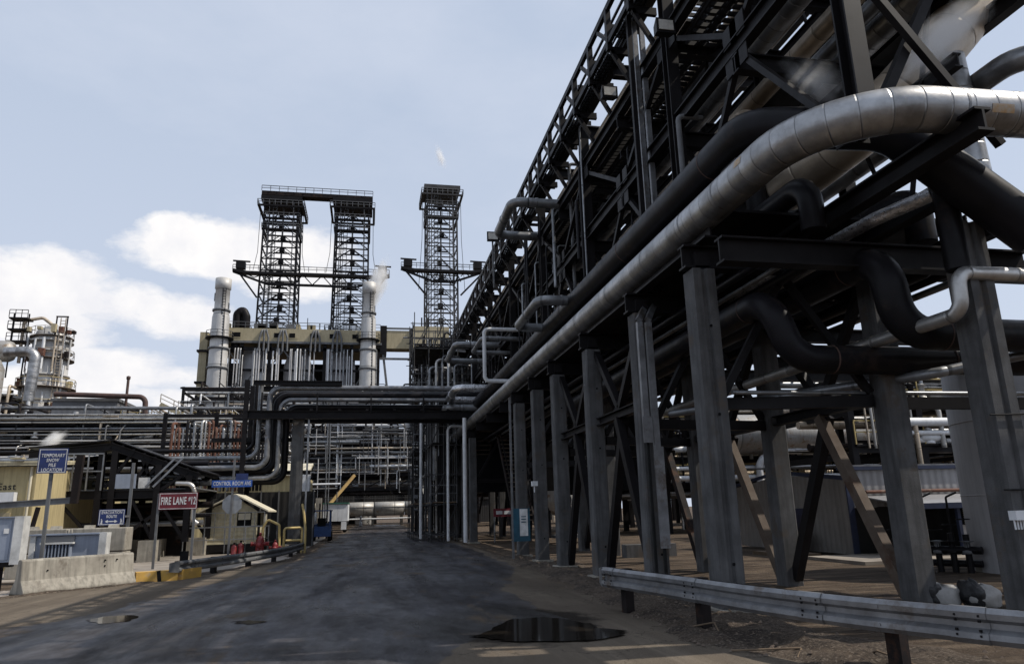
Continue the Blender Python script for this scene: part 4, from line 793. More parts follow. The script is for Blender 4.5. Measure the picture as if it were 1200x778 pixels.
# ------------------------------------------------------------------ pipe bridge over the road
o = thing('pipe_bridge', 'low dark pipe bridge crossing the road on a concrete pillar', 'pipe bridge', (-3.9, 41, 0))
MB().extr((-3.88, 41.1, 0), (-3.88, 41.1, 6.95), [(-.3,-.3),(.3,-.3),(.3,.3),(-.3,.3)], (0, 1, 0)).build('concrete_pillar', 'concrete', o); MB().cbox((-3.88, 41.1, .12), (1.1, 1.1, .24)).build('footing', 'old_concrete', o)
MB().bar((-3.3, 40.6, 0), (-3.3, 40.6, 7.0), .09).build('conduit', 'gray_pipe', o)
for y in (40.5, 42.4): MB().ib((-6.6, y, 7.0), (6.2, y, 7.0), .3, .45).build('girder', 'steel', o)
for y in (40.5, 42.4): MB().ib((-6.3, y, 8.75), (-1.6, y, 8.75), .2, .25).build('girder', 'steel', o)
for i in range(9): x = -6.2+i*1.5; MB().bar((x, 40.4, 7.27), (x, 42.6, 7.27), .15, .1).build('cross_member', 'steel', o)
for i in range(4): x = -5.8+i*2.9; MB().bar((x, 40.45, 7.1), (x, 40.45, 8.2), .08).build('hanger', 'steel', o)
for i in range(4): MB().bar((-1+i*1.6, 42.4, 7.2), (.2+i*1.6, 42.4, 8.3), .07).build('brace', 'steel', o)
for (x, y) in ((-6.6, 40.5), (-6.6, 42.4)): MB().ib((x, y, 0), (x, y, 8.9), .24, .24, .03, (0, 1, 0)).build('post', 'steel', o)
for z in (4.0, 5.8): MB().bar((-8.5, 41.9, z), (-3.2, 41.9, z), .15, .22).build('rail_beam', 'steel', o)
MB().bar((-6.5, 42, 5.4), (-5.0, 42, 7), .1).build('brace', 'steel', o)
G4 = 'pipes of the bridge over the road'
bp_ = [(40.7, 8.52, -5.42, 4.22, .15, 'galvanised', 'pale outer pipe on top of the bridge, bending down and off to the left'),
       (40.75, 7.86, -4.86, 3.66, .12, 'galvanised', 'second pale pipe of the bridge, lower and inside the outer one'),
       (41.2, 8.15, -5.1, 4.05, .2, 'black_pipe', 'black pipe between the two pale ones on the bridge'),
       (41.3, 7.5, -4.55, 3.5, .17, 'black_pipe', 'innermost black pipe of the bridge hugging the pillar'),
       (41.6, 8.3, -5.3, 4.4, .2, 'black_pipe', 'black pipe behind the pale outer one on the bridge'),
       (41.7, 7.62, -4.7, 3.8, .12, 'gray_pipe', 'thin grey pipe at the back of the bridge')]
for y, zt, xd, zb, r, m_, lab in bp_:
    lt = [(-9.2, y, zb), (-11.2, y, zb+.9), (-32, y, zb+.9)] if zb < 3.7 else [(-32, y, zb)]
    pipe('bridge_pipe', lab, [(6.3, y, zt), (xd, y, zt), (xd, y, zb)]+lt, r, m_, G4, .62, seg=14, steps=8)
pipe('bridge_pipe', 'grey pipe dropping left of the bridge pipes and turning left higher up', [(-5.95, 41, 9.4), (-5.95, 41, 4.75), (-30, 41, 4.75)], .13, 'gray_pipe', G4, .6, steps=8)
pipe('bridge_pipe', 'thin dark pipe dropping at the far left of the bridge', [(-6.25, 41.5, 9), (-6.25, 41.5, 5.2), (-30, 41.5, 5.2)], .1, 'black_pipe', G4, .5, steps=8)
# ------------------------------------------------------------------ process racks: posts, beams, many small pipes
PM = ['gray_pipe', 'jacket_small', 'black_pipe', 'steel_rusty', 'black_pipe', 'white_paint', 'jacket_tan', 'gray_pipe']
def unit(name, lab, cat, X0, X1, Y0, Y1, zs, seed, npx, nv, group=None, bay=6.0, rails=(), rcol='gray_pipe', pm=PM, brace=True, ztop=None, gap=None, pr=(.05, .2), lean=0.5):
    r = random.Random(seed); o = thing(name, lab, cat, ((X0+X1)/2, Y0, 0), group); n = max(1, round((X1-X0)/bay)); xs = [X0+(X1-X0)*i/n for i in range(n+1)]; zt = ztop or zs[-1]+.4
    for x in xs:
        for y in (Y0, Y1):
            if gap and gap[0] < x < gap[1]: continue
            MB().bar((x, y, 0), (x, y, zt), .32, .3, (0, 1, 0)).build('post', 'steel', o)
    for z in zs:
        for y in (Y0, Y1): MB().bar((X0-.1, y+r.uniform(-.02, .02), z), (X1+.1, y, z), .22, .36).build('beam', 'steel', o)
        for x in xs: MB().bar((x, Y0, z-.3), (x, Y1, z-.3), .2, .3).build('cross_beam', 'steel', o)
    if brace:
        for a_, b2 in zip(xs[:-1], xs[1:]):
            z1, z2 = r.choice(list(zip(zs[:-1], zs[1:]))) if len(zs) > 1 else (0.5, zs[0])
            MB().bar((a_, Y0-.05, z1), (b2, Y0-.05, z2), .13).build('brace', 'steel', o)
    for i in range(npx):
        z = min(r.choice(zs)+r.choice((.28, .32, .45, .6, .9, 1.3, -.5)), zs[-1]+.45); y = r.uniform(Y0-.3, Y1); rr = r.choice([pr[0], pr[0]*1.5, (pr[0]+pr[1])/2, pr[1]]); a_, b2 = X0-.5, X1+.5
        if r.random() < lean: a_ = r.uniform(X0, (X0+X1)/2); b2 = r.uniform((X0+X1)/2, X1)
        pts = [(a_, y, z), (b2, y, z)]
        if r.random() < .35: pts += [(b2, y, max(.6, z+r.choice((-1, 1))*r.uniform(1, 2.5))), (b2+r.uniform(.5, 1.5), y, max(.6, z+.5))][:r.choice((1, 2))]
        MB().tube(pts, rr, 8, rr*2.4, steps=4).build('pipe', r.choice(pm), o)
    for i in range(nv):
        x = r.uniform(X0, X1); y = Y0-r.uniform(.1, .6); z0 = r.choice([.2]+list(zs)); z1 = min(zt+.5, z0+r.uniform(1.5, 6))
        if gap and gap[0] < x < gap[1] and z0 < 4: z0 = zs[0]+.3; z1 = zt+.6
        if r.random() < .5: pts = [(x, y, z0), (x, y, z1), (x, Y1, z1)]
        else: pts = [(x, y, z0), (x, y, z1), (x+r.uniform(-2, 2), y, z1)]
        MB().tube(pts, r.choice((pr[0], pr[0]*1.4, pr[1]*.6)), 7, .25, steps=3).build('riser', r.choice(pm), o)
    for z in rails:
        MB().rail([(X0, Y0-.25, z), (X1, Y0-.25, z)], 1.1, .03, 1.8).build('handrail', rcol, o); MB().box((X0, Y0-.3, z-.08), (X1, Y0+1.4, z)).build('walkway', 'steel', o)
    return o
def valves(o, X0, X1, Y, zs, seed, n):
    """small pumps, valves and junction boxes standing on the floors of a unit"""
    r = random.Random(seed)
    for i in range(n):
        x, z = r.uniform(X0, X1), r.choice(zs)+.2; s = r.uniform(.25, .6); m_ = r.choice(['gray_pipe', 'white_paint', 'steel_gray', 'jacket_tan', 'steel', 'vessel_metal'])
        if r.random() < .5: MB().lathe([(0, 0), (s*.5, 0), (s*.5, s*.2), (s*.3, s*.3), (s*.3, s*1.3), (s*.45, s*1.35), (0, s*1.6)], (x, Y, z), 10).build('valve', m_, o)
        else: MB().lathe([(0, -s), (s*.35, -s*.9), (s*.4, 0), (s*.35, s*.9), (0, s)], (x, Y, z+s*.5), 10, 'X').build('drum', m_, o)
# left racks
GR = 'pipe racks left of the road'
u = unit('pipe_rack', 'front left pipe rack of long dark pipes above the sloping steel roof', 'pipe rack', -42, -6.8, 58, 62.5, [4.3, 5.8, 7.4, 8.8], 3, 70, 26, GR, 5.8, lean=.35, ztop=9.6, pr=(.07, .2), pm=['black_pipe', 'gray_pipe', 'black_pipe', 'jacket_small', 'black_pipe', 'steel_rusty', 'galvanised', 'jacket_tan'])
for z, y, r_, m_ in ((9.85, 58.2, .14, 'galvanised'), (8.75, 57.7, .17, 'black_pipe'), (8.2, 57.6, .16, 'galvanised'), (9.1, 57.8, .1, 'gray_pipe'), (7.2, 57.7, .1, 'black_pipe'), (6.5, 57.7, .14, 'black_pipe'), (5.6, 57.6, .15, 'galvanised'), (5.0, 57.7, .12, 'black_pipe')): MB().tube([(-43, y, z), (-7.2, y, z)], r_, 10).build('long_pipe', m_, u)
valves(u, -40, -9, 57.6, [4.3, 5.8, 7.4], 8, 60)
r = random.Random(44)
for i in range(30): z = r.uniform(4.2, 9.3); x0 = r.uniform(-42, -24) if i % 2 else -42; x1 = r.uniform(-18, -7.5) if i % 3 else -7.3; MB().tube([(x0, 57.4+r.uniform(-.3, .3), z), (x1, 57.4, z)], r.choice((.04, .05, .07)), 8).build('thin_pipe', r.choice(('galvanised', 'tank_gray', 'jacket_small', 'black_pipe', 'stack_metal')), u)
for i in range(24): x = r.uniform(-40, -8); z = r.uniform(4, 6); MB().tube([(x, 57.2, z), (x, 57.2, z+r.uniform(1.2, 3.4)), (x+.3, 57.8, z+3)], .05, 7, .15, steps=3).build('drop_pipe', r.choice(('tank_gray', 'jacket_small', 'jacket_tan', 'steel_gray')), u)
u = unit('pipe_rack', 'cluttered left unit behind the front rack with tan railings and pale drums', 'pipe rack', -52, -9, 70, 77, [4, 6.0, 7.8, 9.2], 4, 60, 40, GR, 6.5, rails=(6.2, 8.0), rcol='yellow_rail', pm=['jacket_tan', 'gray_pipe', 'white_paint', 'steel_rusty', 'jacket_small', 'black_pipe'])
valves(u, -50, -11, 70.5, [4, 6.0, 7.8, 9.2], 9, 60)
for x0, x1, z in ((-19.5, -16.2, 8.1), (-15.8, -13.2, 8.3), (-28, -24.5, 8.6)): MB().lathe([(0, x0), (.4, x0+.15), (.55, x0+.4), (.55, x1-.4), (.4, x1-.15), (0, x1)], (0, 68.8, z), 14, 'X').build('drum', 'vessel_metal', u)
# hose / pipe drops beside the bridge
o = thing('pipe_manifold', 'manifold of rust-red and grey pipe drops left of the bridge', 'manifold', (-10, 52, 0)); r = random.Random(21)
for i in range(26):
    x = -13.1+i*.235; top = 8.1-r.choice((0, .15, .3, .5)); m_ = 'rust_pipe' if i in (0, 1, 2, 10, 11, 12, 13, 17, 18, 19) else r.choice(('black_pipe', 'gray_pipe', 'jacket_small', 'black_pipe'))
    MB().tube([(x, 52, 3.4), (x, 52, top), (x+r.choice((-.25, .25)), 52.5, top+.05), (x, 53.5, top)], .075 if i % 2 else .1, 8, .2).build('riser', m_, o)
for z in (3.5, 5.2, 6.6, 8.5): MB().bar((-13.6, 52.3, z), (-6.5, 52.3, z), .16, .22).build('beam', 'steel', o)
for x in (-13.7, -10.4, -6.8): MB().bar((x, 52.4, 0), (x, 52.4, 8.7), .24).build('post', 'steel', o)
# units beyond the bridge, spanning the road
GC = 'process racks at the far end of the road'
u = unit('process_rack', 'dense dark process rack spanning the far end of the road just behind the white trailer', 'process rack', -13, 15, 84, 90, [4.4, 6.0, 7.6, 9.2, 10.8, 12.6, 14.6], 31, 98, 98, GC, 3.1, rails=(6.2, 9.4, 12.8), gap=(-4.5, 6), pm=['tank_gray', 'jacket_small', 'black_pipe', 'tank_gray', 'gray_pipe', 'black_pipe', 'white_paint', 'jacket_tan'], pr=(.04, .13))
valves(u, -11, 13, 84.2, [4.4, 6.0, 7.6, 9.2, 10.8, 12.6], 33, 95)
for i, (x0, x1, z, r_, m_) in enumerate(((-8, -1.2, 9.6, .26, 'gray_pipe'), (-1, 5.5, 7.9, .2, 'gray_pipe'), (-9, 5.5, 8.9, .12, 'jacket_tan'), (-3, 6, 12.4, .2, 'white_paint'), (-9, 9, 14.4, .2, 'gray_pipe'), (0, 9, 6.9, .15, 'white_paint'))): MB().tube([(x0, 83.4, z), (x1, 83.4, z)], r_, 10).build('long_pipe', m_, u)
r = random.Random(45)
for i in range(60): z = r.uniform(3.9, 14); x0 = r.uniform(-12, 0); x1 = x0+r.uniform(2, 9); MB().tube([(x0, 83.3+r.uniform(-.3, .3), z), (x1, 83.3, z)], r.choice((.04, .05, .08)), 7).build('thin_pipe', r.choice(('galvanised', 'steel_mid', 'jacket_small', 'steel_gray', 'tank_gray')), u)
for i in range(40): x = r.uniform(-11, 8); z = r.uniform(4, 9); MB().tube([(x, 83.1, z), (x, 83.1, z+r.uniform(1.2, 4))], r.choice((.04, .06)), 7).build('drop_pipe', r.choice(('tank_gray', 'jacket_small', 'steel_mid', 'steel_gray')), u)
u = unit('process_rack', 'taller dark process rack farther back across the road', 'process rack', -24, 24, 99, 106, [4.4, 7, 9.6, 12.4, 15.2, 18], 32, 86, 60, GC, 6, rails=(9.8, 15.4), gap=(-4.5, 7.5))
valves(u, -22, 22, 99.4, [7, 9.6, 12.4, 15.2], 34, 50)
# scaffold tower by the rack end
def scaffold(lab, X0, X1, Y0, Y1, Z, seed, dz=2.0, dx=1.5):
    r = random.Random(seed); o = thing('scaffold', lab, 'scaffold', ((X0+X1)/2, Y0, 0), 'scaffold towers'); nx = max(1, round((X1-X0)/dx)); ny = max(1, round((Y1-Y0)/2.2)); k = 0
    xs = [X0+(X1-X0)*i/nx for i in range(nx+1)]; ysx = [Y0+(Y1-Y0)*i/ny for i in range(ny+1)]
    for x in xs:
        for y in ysx: MB().tube([(x, y, 0), (x, y, Z+r.uniform(.2, 1.2))], .035, 6).build('standard', 'steel_mid', o)
    z = .4
    while z < Z:
        mb = MB()
        for y in ysx: mb.bar((X0-.25, y, z), (X1+.25, y, z), .05)
        for x in xs: mb.bar((x, Y0-.2, z+.05), (x, Y1+.2, z+.05), .05)
        mb.build('ledger', 'steel_mid', o); k += 1
        if k % 2 == 0:
            MB().box((X0, Y0, z+.1), (X1, Y1, z+.16)).build('deck', 'wood' if k % 4 else 'steel', o); MB().rail([(X0, Y0-.03, z+.1), (X1, Y0-.03, z+.1)], 1.0, .022, 1.5).build('handrail', 'steel_gray', o)
        i = k % nx; MB().bar((xs[i], Y0-.06, z), (xs[i+1], Y0-.06, min(Z, z+dz)), .05).build('brace', 'steel_mid', o); z += dz
    for i in range(22):
        x, y = r.uniform(X0, X1), r.uniform(Y0+.2, Y1); z0 = r.uniform(0, Z*.6); MB().bar((x, y, z0), (x, y, z0+r.uniform(2, 6)), r.choice((.06, .12, .2))).build('stored_tube', r.choice(('steel', 'black_pipe', 'steel_gray', 'gray_pipe')), o)
    return o
scaffold('tall scaffold tower against the far end of the right-hand rack', 2.75, 6.6, 47.0, 53.0, 14.2, 41, 1.7, .95)
scaffold('lower scaffold under the deck at the far end of the right-hand rack', 3.5, 5.0, 42.6, 46.4, 8.6, 42, 1.7, .8)
scaffold('scaffold farther up the road past the rack', 3.9, 7.9, 60, 68, 10.6, 43)
for i, (x, y, m_, r_, zt) in enumerate(((3.2, 46.6, 'white_paint', .1, 9), (3.75, 46.8, 'gray_pipe', .08, 11), (4.2, 46.8, 'jacket_small', .1, 11.5), (4.6, 46.9, 'gray_pipe', .07, 11.8), (5.0, 46.9, 'white_paint', .08, 12.2), (5.4, 46.9, 'gray_pipe', .07, 11.2), (4.0, 57, 'white_paint', .12, 12), (4.9, 56, 'gray_pipe', .12, 12.4), (4.4, 41.7, 'white_paint', .08, 6.5), (3.9, 62, 'white_paint', .15, 9))):
    pipe('riser_pipe', ORD[i]+' of the tall pale pipes standing by the scaffolds, counted from the left', [(x, y, .1), (x, y, zt), (x+1.2, y+.4, zt)], r_, m_, 'tall pipes by the scaffolds', .3, seg=10)
pipe('insulated_pipe', 'fat pale lagged elbow sticking out of the scaffold over the road', [(5.2, 49.5, 8.6), (2.9, 49.5, 8.5), (2.55, 49.5, 7.6), (2.6, 49.5, 7.3)], .3, 'jacket', None, .7, seg=16)
pipe('insulated_pipe', 'grey pipe slanting across the scaffold foot', [(3.2, 52, 3.6), (4.8, 45.5, 4.9)], .16, 'gray_pipe')
u = unit('process_unit', 'narrow dark tower of pipes and floors right behind the tall scaffold', 'process unit', 3.7, 6.9, 54.5, 58.5, [2.4, 4.3, 6.2, 8.1, 10, 11.9, 13.8], 88, 60, 70, None, 1.6, rails=(4.5, 8.3, 12.1), pm=['steel', 'gray_pipe', 'black_pipe', 'tank_gray', 'steel_gray'], pr=(.04, .12))
# things at the roadside ahead
o = thing('forklift', 'small blue forklift parked at the left roadside by the pillar', 'forklift', (-3.75, 51.5, 0))
MB().box((-4.3, 51.2, .3), (-3.0, 53.0, .95)).box((-4.25, 52.3, .951), (-3.05, 53.0, 1.15)).build('body', 'machine_blue', o)
for x in (-4.2, -3.1):
    for y in (51.6, 52.8): MB().lathe([(0, -.12), (.3, -.12), (.34, -.06), (.34, .06), (.3, .12), (0, .12)], (x, y, .34), 14, 'X').build('wheel', 'rubber', o)
    for y in (51.4, 52.9): MB().bar((x, y, .9), (x, y, 1.95), .07).build('cab_post', 'machine_blue', o)
MB().box((-4.3, 51.3, 1.951), (-3.0, 53.0, 2.02)).build('roof', 'machine_blue', o); MB().bar((-3.9, 53.2, .1), (-3.9, 53.2, 2.5), .09).bar((-3.4, 53.2, .1), (-3.4, 53.2, 2.5), .09).build('mast', 'steel', o)
MB().box((-3.95, 52, .97), (-3.4, 52.25, 1.5)).build('seat', 'rubber', o); MB().lathe([(0, 0), (.15, .0), (.15, .75), (0, .8)], (-4.1, 51.3, 1.1), 12).build('gas_bottle', 'white_paint', o)
o.location.x += .55
o = thing('trailer', 'white box trailer with a green roof edge at the left of the road', 'trailer', (-3.1, 75, 0))
MB().box((-4.35, 74, 1.1), (-2.95, 79, 2.72)).box((-2.93, 74, 1.1), (-2.0, 79, 2.72)).build('body', 'white_paint', o); MB().box((-4.4, 73.9, 2.73), (-1.95, 79.1, 2.86)).build('roof_edge', 'green', o)
MB().box((-4.3, 74.05, .75), (-2.05, 78.9, 1.09)).build('chassis', 'steel', o)
for x in (-4.1, -2.3):
    for y in (75, 77.6): MB().lathe([(0, -.14), (.4, -.14), (.42, 0), (.4, .14), (0, .14)], (x, y, .43), 14, 'X').build('wheel', 'rubber', o)
MB().box((-2.6, 73.9, .3), (-2.1, 74.0, 1.05)).build('step', 'white_paint', o); MB().tube([(-3.1, 74.4, 2.86), (-3.1, 74.4, 3.9)], .05, 6).build('vent_pipe', 'gray_pipe', o)
tag(MB().bar((-4.1, 78, 2.6), (-1.55, 79.5, 5.75), .22, .28).bar((-4.4, 77.8, 2.2), (-4.0, 78.06, 2.72), .4, .4).build('crane_boom', 'tan_boom'), 'tan crane boom slanting up behind the white trailer', 'crane boom')
tag(MB().tube([(-5.3, 69, 4.42), (-2.6, 69, 4.42)], .1, 8).build('pipe', 'white_paint'), 'short bright white horizontal pipe in front of the lamp poles', 'pipe')
for i, (x, y, h) in enumerate(((-6.0, 66, 7.3), (-4.0, 71, 10.5), (-5.55, 72, 5.4))):
    o = thing('lamp_post', ('tall grey twin pole left of the trailer by the pillar', 'tallest grey twin pole rising behind the trailer', 'short grey pole with a bent top between the two tall ones')[i], 'pole', (x, y, 0), 'poles by the trailer')
    MB().tube([(x, y, 0), (x, y, h)], .06, 8).build('pole', 'gray_pipe', o)
    if i < 2: MB().tube([(x+.25, y, 0), (x+.25, y, h-.3)], .05, 8).build('pole', 'gray_pipe', o); MB().cbox((x+.12, y, h+.08), (.6, .15, .12)).build('cap', 'gray_pipe', o)
    else: MB().tube([(x, y, h), (x+.1, y, h+.25), (x+.35, y, h+.3)], .06, 8).build('hook', 'gray_pipe', o)
tag(MB().box((-5.0, 73, 0), (-4.45, 73.5, 3.3)).build('concrete_pier', 'old_concrete'), 'pinkish concrete pier left of the white trailer', 'pier')
o = thing('building', 'dark block added to shut out the bright sky above the pale tank at the road end', 'building', (0, 119, 0))  # dark block added to shut out bright sky at the road end
MB().box((-34, 119, 3.6), (40, 124, 13)).box((-34, 119.2, 0), (-12, 124, 3.59)).box((10, 119.2, 0), (40, 124, 3.59)).build('wall', 'dark_siding', o)
for i in range(12): MB().bar((-33+i*6.4, 118.9, 3.6), (-33+i*6.4, 118.9, 13), .3).build('post', 'steel', o)
o = thing('storage_tank', 'long pale horizontal tank closing off the far end of the road', 'tank', (0, 114, 0))
for i in range(5): x0 = -13+i*4.6; MB().lathe([(1.0, x0), (1.05, x0+.02), (1.05, x0+4.5), (1.0, x0+4.52)], (0, 114, 2.45), 18, 'X').build('shell', 'vessel_metal' if i != 1 else 'shed_roof', o)
for i in range(6): MB().box((-12.5+i*4.3, 113.4, 0), (-12.1+i*4.3, 114.6, 1.5)).build('saddle', 'old_concrete', o)
MB().tube([(-6, 112.5, 1.0), (9, 112.5, 1.0)], .12, 8).build('pipe', 'white_paint', o); MB().rail([(-12, 112.6, 3.5), (9, 112.6, 3.5)], 1.0, .03).build('handrail', 'gray_pipe', o)
tag(MB().lathe([(0, 0), (.22, 0), (.22, .6), (.12, .7), (.12, 1.2), (.25, 1.25), (0, 1.5)], (-1.1, 108, 0), 10).build('standpipe', 'white_paint'), 'small white standpipe at the end of the road', 'standpipe')
tag(MB().poly([(-3.1, 47.6, .03), (-2.2, 47.9, .03), (-1.6, 48.6, .03), (-2.0, 48.9, .03), (-2.9, 48.3, .03)]).build('puddle', 'puddle_mat'), kind='structure')
# ------------------------------------------------------------------ coker block with drums, stacks and derricks
o = thing('process_building', 'huge dark process structure with a tan upper band, vertical pipes and white drums', 'process building', (-13, 130, 0))
X0, X1, Y0, Y1 = -27.6, 1.4, 130.0, 146.0
xs = [X0+.3+i*(X1-X0-.6)/6 for i in range(7)]
for y in (Y0+.4, Y1-.4):
    for x in xs: MB().bar((x, y, 0), (x, y, 31.8), .55, .5, (0, 1, 0)).build('column', 'steel', o)
for z in (8, 13, 18, 30.6):
    for y in (Y0+.4, Y1-.4): MB().bar((X0, y, z), (X1, y, z), .5, .55).build('beam', 'steel', o)
    if z < 20: MB().box((X0+.4, Y0+1, z-.1), (X1-.4, Y1-1, z+.05)).build('floor', 'steel', o)
for i in range(6):
    m_ = (xs[i]+xs[i+1])/2
    for z0, z1 in ((18.2, 22.3), (22.9, 26.5), (27.1, 30.4)):
        if (i+int(z0)) % 2: MB().bar((xs[i], Y0+.3, z0), (m_, Y0+.3, z1), .22).bar((xs[i+1], Y0+.3, z0), (m_, Y0+.3, z1), .22).build('brace', 'steel_gray', o)
MB().box((X0, Y0, 31.9), (X1, Y1, 34.25)).build('upper_band', 'beige_band', o)
MB().box((X0-.3, Y0-.35, 31.5), (X1+.3, Y0-.02, 31.88)).build('ledge', 'steel_gray', o)
MB().box((X0, Y1-1, 0), (X1, Y1-.5, 30.9)).build('back_wall', 'steel', o)
for i, x in enumerate((-24.3, -17.2, -14.6, -11.0, -7.6, -3.6, -1.9)):
    w_ = MB().box((x, Y0-.05, 32.6), (x+(1.0 if i % 3 else 1.4), Y0-.01, 33.45)).build('window', 'dark', o); MB().box((x-.1, Y0-.09, 32.5), (x+1.6, Y0-.051, 32.59)).build('sill', 'beige_band', w_)
for x in (-19.4, -11.6, -3.9, ): MB().lathe([(0, 15.5), (1.6, 17), (2.5, 19), (2.5, 28.0), (1.8, 30.4), (1.5, 30.9)], (x-1.6, 133.6, 0), 24).build('drum', 'tank_gray', o)
r = random.Random(77)
for z in (22.6, 26.8): MB().bar((X0, Y0+.5, z), (X1, Y0+.5, z), .35, .4).build('beam', 'steel', o)
for i in range(72):
    x = X0+.9+i*.39+r.uniform(-.2, .2)
    if (i//4) % 4 == 3: continue
    
    if i % 8 == 7: continue
    zt = 30.5-r.choice((0, .4, 1.2, 0)); z0 = r.choice((0.5, 6, 12))
    MB().tube([(x, Y0-.5, z0), (x, Y0-.5, zt), (x, Y0+1.2, zt)], r.choice((.08, .1, .13, .15)), 7, .4, steps=3).build('riser_pipe', r.choice(('tank_gray', 'white_paint', 'tank_gray', 'stack_metal', 'gray_pipe')), o)
for x in (-18.8, -15.6, -10.0, -6.2):
    for k in (-.5, 0, .5): MB().tube([(x+k*1.6, Y0-.6, 30), (x+k*1.5, Y0-.6, 32.4), (x+k*.7, Y0-.6, 33.8), (x+k*.6, Y0+2, 34.6)], .17, 7, .5, steps=3).build('header_pipe', 'steel_gray', o)
MB().rail([(X0, Y0, 34.25), (X1, Y0, 34.25)], 1.15, .045, 1.8).build('handrail', 'steel_gray', o)
for i in range(14):
    x = X0+1+r.uniform(0, 27); MB().cbox((x, Y0+2, 34.25+.6), (r.uniform(.4, 1.4), 1, 1.2)).build('roof_unit', r.choice(('steel', 'beige_band', 'steel_gray')), o)
for x in (-22.2, -17, -11.6, -9.4, -3, -1.2): MB().bar((x, Y0+.6, 34.2), (x, Y0+.6, 34.2+r.uniform(1.2, 2.4)), .12).build('vent_post', 'steel', o)
MB().box((X0-2.2, Y0+1, 0), (X0-.9, Y0+5, 33.6)).build('stair_tower', 'beige_band', o)
for z in (10, 17, 24.4, 30): MB().box((X0-2.5, Y0+.6, z), (X0-.8, Y0+5.2, z+.35)).build('landing', 'steel', o)
# duct bridge to the right and the right tower base
MB().box((X1+1.2, 131, 31.2), (X1+5.5, 134, 34.6)).build('duct', 'beige_band', o); MB().box((X1+.02, 130.6, 30), (X1+1.19, 134.5, 35.4)).box((X1+5.52, 130.6, 30), (X1+6.6, 134.5, 34.9)).build('duct_collar', 'steel', o)
MB().bar((X1, 130.8, 29.2), (X1+7, 130.8, 29.2), .35).bar((X1+.4, 131, 35), (X1+6.4, 131, 35), .3).build('support_beam', 'steel_gray', o)
MB().bar((X1+1.6, 131, 22), (X1+.6, 131, 30), .4).build('support_beam', 'steel_gray', o)
u = unit('process_structure', 'dark process structure with a tan top block under the single right derrick', 'process structure', 7.6, 21, 130, 142, [9, 14, 19, 24, 28.5], 51, 30, 60, None, 4.4, pm=['gray_pipe', 'steel', 'white_paint', 'jacket_small', 'steel_gray'], ztop=31, pr=(.12, .4))
MB().box((7.4, 129.7, 31.0), (14, 140, 35.2)).build('upper_band', 'beige_band', u); MB().box((14.2, 131, 9), (20, 141, 29)).build('core', 'steel', u); MB().box((8.4, 134, 9), (14, 141, 31)).build('core', 'steel_gray', u)
for x in (9, 10.2): MB().bar((x, 131, 35.2), (x, 131, 37.2), .25).build('vent_post', 'steel', u)
# stacks
def stack(lab, x, y, zt, r_, zb=0):
    o = thing('chimney', lab, 'chimney', (x, y, zb), 'steel chimneys of the process building'); k = zt-zb
    MB().lathe([(r_*1.1, 0), (r_*1.06, k*.5), (r_*1.0, k*.735), (r_*.98, k*.74), (r_*.96, k*.835), (r_*.82, k*.86), (r_*.80, k*.955), (r_*.9, k*.957), (r_*.9, k), (r_*.7, k), (r_*.7, k-2)], (x, y, zb), 28).build('shaft', 'stack_metal', o)
    for z, q in ((.42, 1.09), (.52, 1.07), (.62, 1.05), (.7, 1.04), (.86, .88)): MB().lathe([(r_*q, 0), (r_*q+.18, .02), (r_*q+.18, .32), (r_*q, .34)], (x, y, zb+k*z), 28).build('stiffener_ring', 'steel_gray', o)
    z = zb+k*.745; MB().lathe([(r_*.9, 0), (r_*1.55, 0), (r_*1.55, .15), (r_*.9, .15)], (x, y, z), 20).build('platform', 'steel', o)
    n = 12; P_ = [(x+r_*1.5*math.cos(2*math.pi*i/n), y+r_*1.5*math.sin(2*math.pi*i/n), z+.15) for i in range(n+1)]; MB().rail(P_, 1.1, .04, 1.5).build('handrail', 'steel_gray', o)
    MB().ladder((x+r_*.55, y-r_*1.0, zb), (x+r_*.35, y-r_*.86, zt-2), .5, .5, .05).build('ladder', 'steel', o)
    for zz, s in ((.88, 1), (.92, -1), (.8, 1)): MB().cbox((x+s*r_*.74, y-.2, zb+k*zz), (.3, .6, 1.4)).build('lug', 'steel_gray', o)
    return o
stack('tall pale steel chimney at the left end of the process building', -26.0, 128.3, 42.6, 1.5)
stack('pale steel chimney at the right end of the process building under the steam', -.75, 128.3, 42.8, 1.35)
tag(MB().tube([(-23.8, 131, 30), (-23.8, 131, 37), (-22.9, 131, 37.9), (-22.3, 131, 36.6), (-22.3, 131, 34.5)], .75, 14, .8).build('exhaust_duct', 'steel'), 'dark curved exhaust duct beside the left chimney', 'duct')
